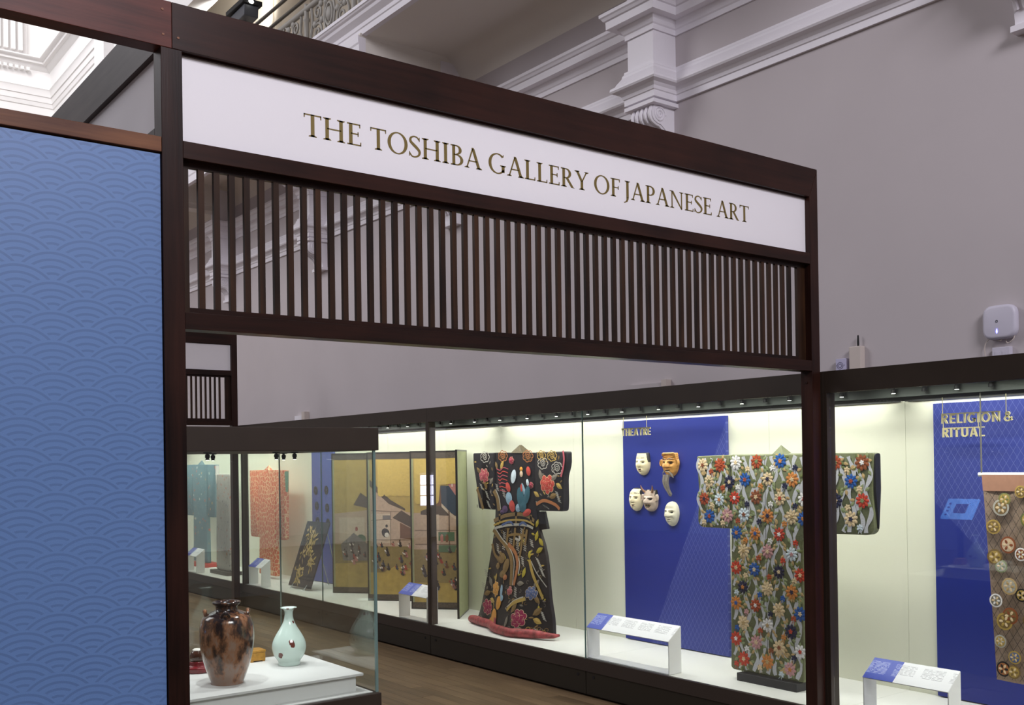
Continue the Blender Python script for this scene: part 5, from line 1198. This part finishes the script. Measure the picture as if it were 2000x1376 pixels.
for k in range(4):
    a = -2.35+k*math.pi/2+.35; c, s = math.cos(a), math.sin(a)
    pts = [(jx+c*(.097+.004*math.sin(u))-s*.017*math.cos(u), jy+s*(.097+.004*math.sin(u))+c*.017*math.cos(u), DZ+.329+.019*math.sin(u)) for u in [math.pi*i/10 for i in range(11)]]
    obj('lug', MB().tube(pts, .0078, 8).sphere(pts[5], .0115, 10), M_gl, t, smooth=True)
bx_, by_ = 2.33, 5.02
t = thing('celadon_bottle', 'pale celadon pear-shaped bottle with iron brown spots', 'bottle', (bx_, by_, DZ))
pf = smooth_pts([(0, .004), (.050, .004), (.055, .0), (.058, .004), (.057, .018), (.064, .030), (.078, .050), (.087, .078), (.0885, .100), (.082, .128), (.066, .160), (.046, .192), (.030, .222), (.0225, .250), (.0215, .272), (.026, .286), (.036, .294), (.042, .297), (.041, .2995), (.034, .2975), (.022, .290), (.017, .272), (.017, .25), (0, .20)], 4)
def celadon():
    m = bpy.data.materials.new('celadon_glaze'); m.use_nodes = True; nt = m.node_tree; b = nt.nodes['Principled BSDF']; L = nt.links.new
    tc = nt.nodes.new('ShaderNodeTexCoord'); nz = nt.nodes.new('ShaderNodeTexNoise'); nz.inputs['Scale'].default_value = 130; L(tc.outputs['Object'], nz.inputs['Vector'])
    acc = None
    for (x, y, z), r in (((-.0225, -.0765, .130), .013), ((-.0193, -.0774, .121), .014), ((-.0165, -.0785, .111), .013), ((-.0690, -.0470, .064), .013), ((-.0700, -.0425, .055), .012), ((.012, -.022, .224), .008), ((.02, .0, .212), .008), ((.082, -.03, .09), .007), ((.012, -.035, .2965), .008), ((-.02, -.032, .2965), .008), ((.086, .012, .105), .012)):
        d = nt.nodes.new('ShaderNodeVectorMath'); d.operation = 'DISTANCE'; L(tc.outputs['Object'], d.inputs[0]); d.inputs[1].default_value = (x, y, z)
        a = nt.nodes.new('ShaderNodeMath'); a.operation = 'MULTIPLY_ADD'; L(nz.outputs['Fac'], a.inputs[0]); a.inputs[1].default_value = .008; L(d.outputs['Value'], a.inputs[2])
        l = nt.nodes.new('ShaderNodeMath'); l.operation = 'LESS_THAN'; L(a.outputs[0], l.inputs[0]); l.inputs[1].default_value = r+.004
        if acc is None: acc = l.outputs[0]
        else:
            mxx = nt.nodes.new('ShaderNodeMath'); mxx.operation = 'MAXIMUM'; L(acc, mxx.inputs[0]); L(l.outputs[0], mxx.inputs[1]); acc = mxx.outputs[0]
    mx = nt.nodes.new('ShaderNodeMix'); mx.data_type = 'RGBA'; mx.inputs[6].default_value = C3(196, 214, 206); mx.inputs[7].default_value = C3(98, 46, 38); L(acc, mx.inputs[0]); L(mx.outputs[2], b.inputs['Base Color'])
    b.inputs['Roughness'].default_value = .12; b.inputs['Coat Weight'].default_value = .4; return m
obj('body', MB().lathe(pf, bx_, by_, DZ, 64), celadon(), t, smooth=True)
cxp, cyp = 1.90, 5.17
t = thing('lacquer_cup_stand', 'dark red lacquer stand under the small brown lidded pot', 'stand', (cxp, cyp, DZ))
obj('dish', MB().lathe(smooth_pts([(0, .0), (.070, .0), (.078, .010), (.080, .024), (.074, .030), (.060, .030), (.048, .034), (.046, .052), (.040, .052), (.038, .034), (0, .033)], 3), cxp, cyp, DZ, 40), mat('red_lacquer', (120, 26, 38), .22, coat=.4, var=.25, scale=(40, 40, 40)), t, smooth=True)
t = thing('lidded_pot', 'small round brown pot with pale lid beside the jar', 'pot', (cxp, cyp, DZ+.035))
obj('body', MB().lathe(smooth_pts([(0, .0), (.026, .0), (.036, .012), (.043, .034), (.042, .054), (.034, .068), (.028, .072), (0, .072)], 3), cxp, cyp, DZ+.035, 36), mat('caddy_glaze', (66, 36, 26), .15, var=.4, scale=(26, 26, 30), coat=.4), t, smooth=True)
obj('lid', MB().lathe([(0, .078), (.027, .078), (.030, .075), (.029, .072), (0, .072)], cxp, cyp, DZ+.035, 30), mat('ivory_lid', (226, 222, 214), .4), t, smooth=True)
t = thing('gold_box', 'small square gold lacquer box behind the jar', 'box', (2.235, 5.235, DZ))
obj('body', MB().box(2.19, 2.275, 5.195, 5.28, DZ+.006, DZ+.048), mat('gold_lacquer', (176, 128, 52), .4, .3, var=.2, scale=(60, 60, 60)), t, bevel=.002)
obj('lid', MB().box(2.188, 2.277, 5.193, 5.282, DZ+.049, DZ+.062), mat('gold_lacquer', (176, 128, 52), .4, .3), t, bevel=.003)
for x in (2.20, 2.265):
    for y in (5.205, 5.27): obj('foot', MB().box(x-.008, x+.008, y-.008, y+.008, DZ, DZ+.006), mat('gold_lacquer', (176, 128, 52), .4, .3), t)

# ------------------------------------------------------------------ devices on the wall above the cases
M_dev = mat('device_white_plastic', (206, 202, 216), .4); M_cream = mat('device_cream', (206, 194, 186), .5)
t = thing('wireless_router', 'white rounded wireless access point with blue light, high on right wall', 'router', (6.93, 3.555, 2.78))
rp_ = rounded([(3.672, 3.018), (3.437, 3.018), (3.437, 2.785), (3.672, 2.785)], .075, 8)
obj('shell', MB().prism(rp_, 'x', 6.885, 6.949), M_dev, t, bevel=.022, seg=4, smooth=True)
lg = MB().tube([(6.884, 3.566+.008*math.cos(a), 2.906+.008*math.sin(a)) for a in [2*math.pi*i/20 for i in range(21)]], .0016, 6)
for s in (-.003, .003): lg.tube([(6.884, 3.566+s+.0015, 2.911), (6.884, 3.566+s-.001, 2.901)], .0009, 5)
obj('badge', lg, mat('badge_grey', (110, 110, 120), .4), t)
obj('status_light', MB().sphere((6.884, 3.566, 2.836), (.003, .0065, .014), 10).sphere((6.884, 3.566, 2.848), (.003, .004, .008), 8), mat('blue_led', (120, 130, 255), .3, emit=(110, 110, 255), estr=6), t, smooth=True)
cb = MB().tube(smooth_pts([(6.93, 3.60, 2.79), (6.915, 3.556, 2.775), (6.91, 3.545, 2.805), (6.91, 3.60, 2.808), (6.915, 3.655, 2.775), (6.92, 3.672, 2.72), (6.93, 3.665, 2.66), (6.93, 3.65, 2.60)], 6), .004, 6)
obj('cable', cb, M_cream, t, smooth=True)
obj('cable', MB().tube(smooth_pts([(6.93, 3.46, 2.82), (6.915, 3.47, 2.775), (6.92, 3.51, 2.755), (6.93, 3.53, 2.785)], 6), .004, 6), M_cream, t, smooth=True)
t = thing('power_socket_box', 'white twin socket box on wall just below the wireless access point', 'socket', (6.93, 3.55, 2.60))
obj('box', MB().box(6.905, 6.949, 3.49, 3.612, 2.60, 2.730), M_dev, t, bevel=.003)
for y in (3.525, 3.575): obj('outlet', MB().lathe([(0, 0), (.014, 0), (.012, .003), (0, .003)], 0, 0, 0, 14).__class__().box(6.902, 6.905, y-.015, y+.015, 2.672, 2.70), M_dev, t)
t = thing('dial_unit', 'pale square dial unit on wall beside the doorway post', 'dial unit', (6.93, 4.81, 2.60))
obj('case', MB().box(6.90, 6.949, 4.772, 4.862, 2.61, 2.762), mat('device_lilac', (190, 186, 214), .4), t, bevel=.002)
for r_, nm in ((.026, 'dial_ring'), (.014, 'dial')): obj(nm, MB().tube([(6.899, 4.822+r_*math.cos(a), 2.708+r_*math.sin(a)) for a in [2*math.pi*i/24 for i in range(25)]], .0022, 6), mat('dial_grey', (120, 116, 140), .5), t)
for y in (4.784, 4.856): obj('screw', MB().sphere((6.899, y, 2.71), .003, 8), mat('dial_grey', (120, 116, 140), .5), t)
t = thing('radio_sensor', 'cream upright sensor box with stubby black antenna on the wall', 'sensor', (6.93, 4.68, 2.60))
obj('case', MB().box(6.89, 6.949, 4.632, 4.735, 2.60, 2.845), M_cream, t, bevel=.005)
obj('antenna', MB().tube([(6.92, 4.672, 2.845), (6.92, 4.672, 2.87), (6.92, 4.672, 2.93)], [.007, .0085, .006], 10), M_black, t, smooth=True)
t = thing('wall_sensor', 'small cream sensor unit on the wall above the golden screen case', 'sensor', (6.93, 14.35, 2.62))
obj('bar', MB().box(6.90, 6.949, 14.28, 14.56, 2.62, 2.74), M_mould, t); obj('end_box', MB().box(6.87, 6.949, 14.16, 14.26, 2.62, 2.79), M_cream, t)
t = thing('cable_tray', 'pale grey trunking box on the wall above the masks', 'trunking', (6.93, 6.95, 2.60))
obj('bar', MB().box(6.90, 6.949, 6.74, 7.22, 2.60, 2.712), M_wall, t); obj('end_box', MB().box(6.88, 6.949, 6.68, 6.74, 2.60, 2.735), M_cream, t)

# ------------------------------------------------------------------ touch screen across the gallery, mirrored in the right hand case glass
t = thing('touch_screen', 'lit blue touch screen on a stand, mirrored in the right case glass', 'kiosk', (-6.3, 10.0, 0))
obj('post', MB().box(-6.34, -6.26, 9.96, 10.04, 0, .95), M_bronze, t)
def ts(a, b, o_): return (-6.3+(.15*b)*-1+o_*.5, 10.0+.30*a, 1.02+.17*b+o_*.8)
vs = [ts(a, b, o_) for a in (-1, 1) for b in (-1, 1) for o_ in (-.03, 0)]
obj('screen', MB().add(vs, [(0, 1, 3, 2), (4, 6, 7, 5), (0, 4, 5, 1), (2, 3, 7, 6), (0, 2, 6, 4), (1, 5, 7, 3)]), mat('screen_glow', (90, 150, 230), .4, emit=(110, 170, 255), estr=5), t)

def tsd(a0, a1, b0, b1):
    vs = [ts(a, b, o_) for a in (a0, a1) for b in (b0, b1) for o_ in (.001, .003)]
    return MB().add(vs, [(0, 1, 3, 2), (4, 6, 7, 5), (0, 4, 5, 1), (2, 3, 7, 6), (0, 2, 6, 4), (1, 5, 7, 3)])
obj('picture', tsd(-.45, .35, -.5, .45), mat('screen_picture_dark', (30, 44, 66), .4), t)
for k in range(4): obj('icon', tsd(.68, .82, -.75+.38*k, -.60+.38*k), mat('screen_picture_dark', (30, 44, 66), .4), t)
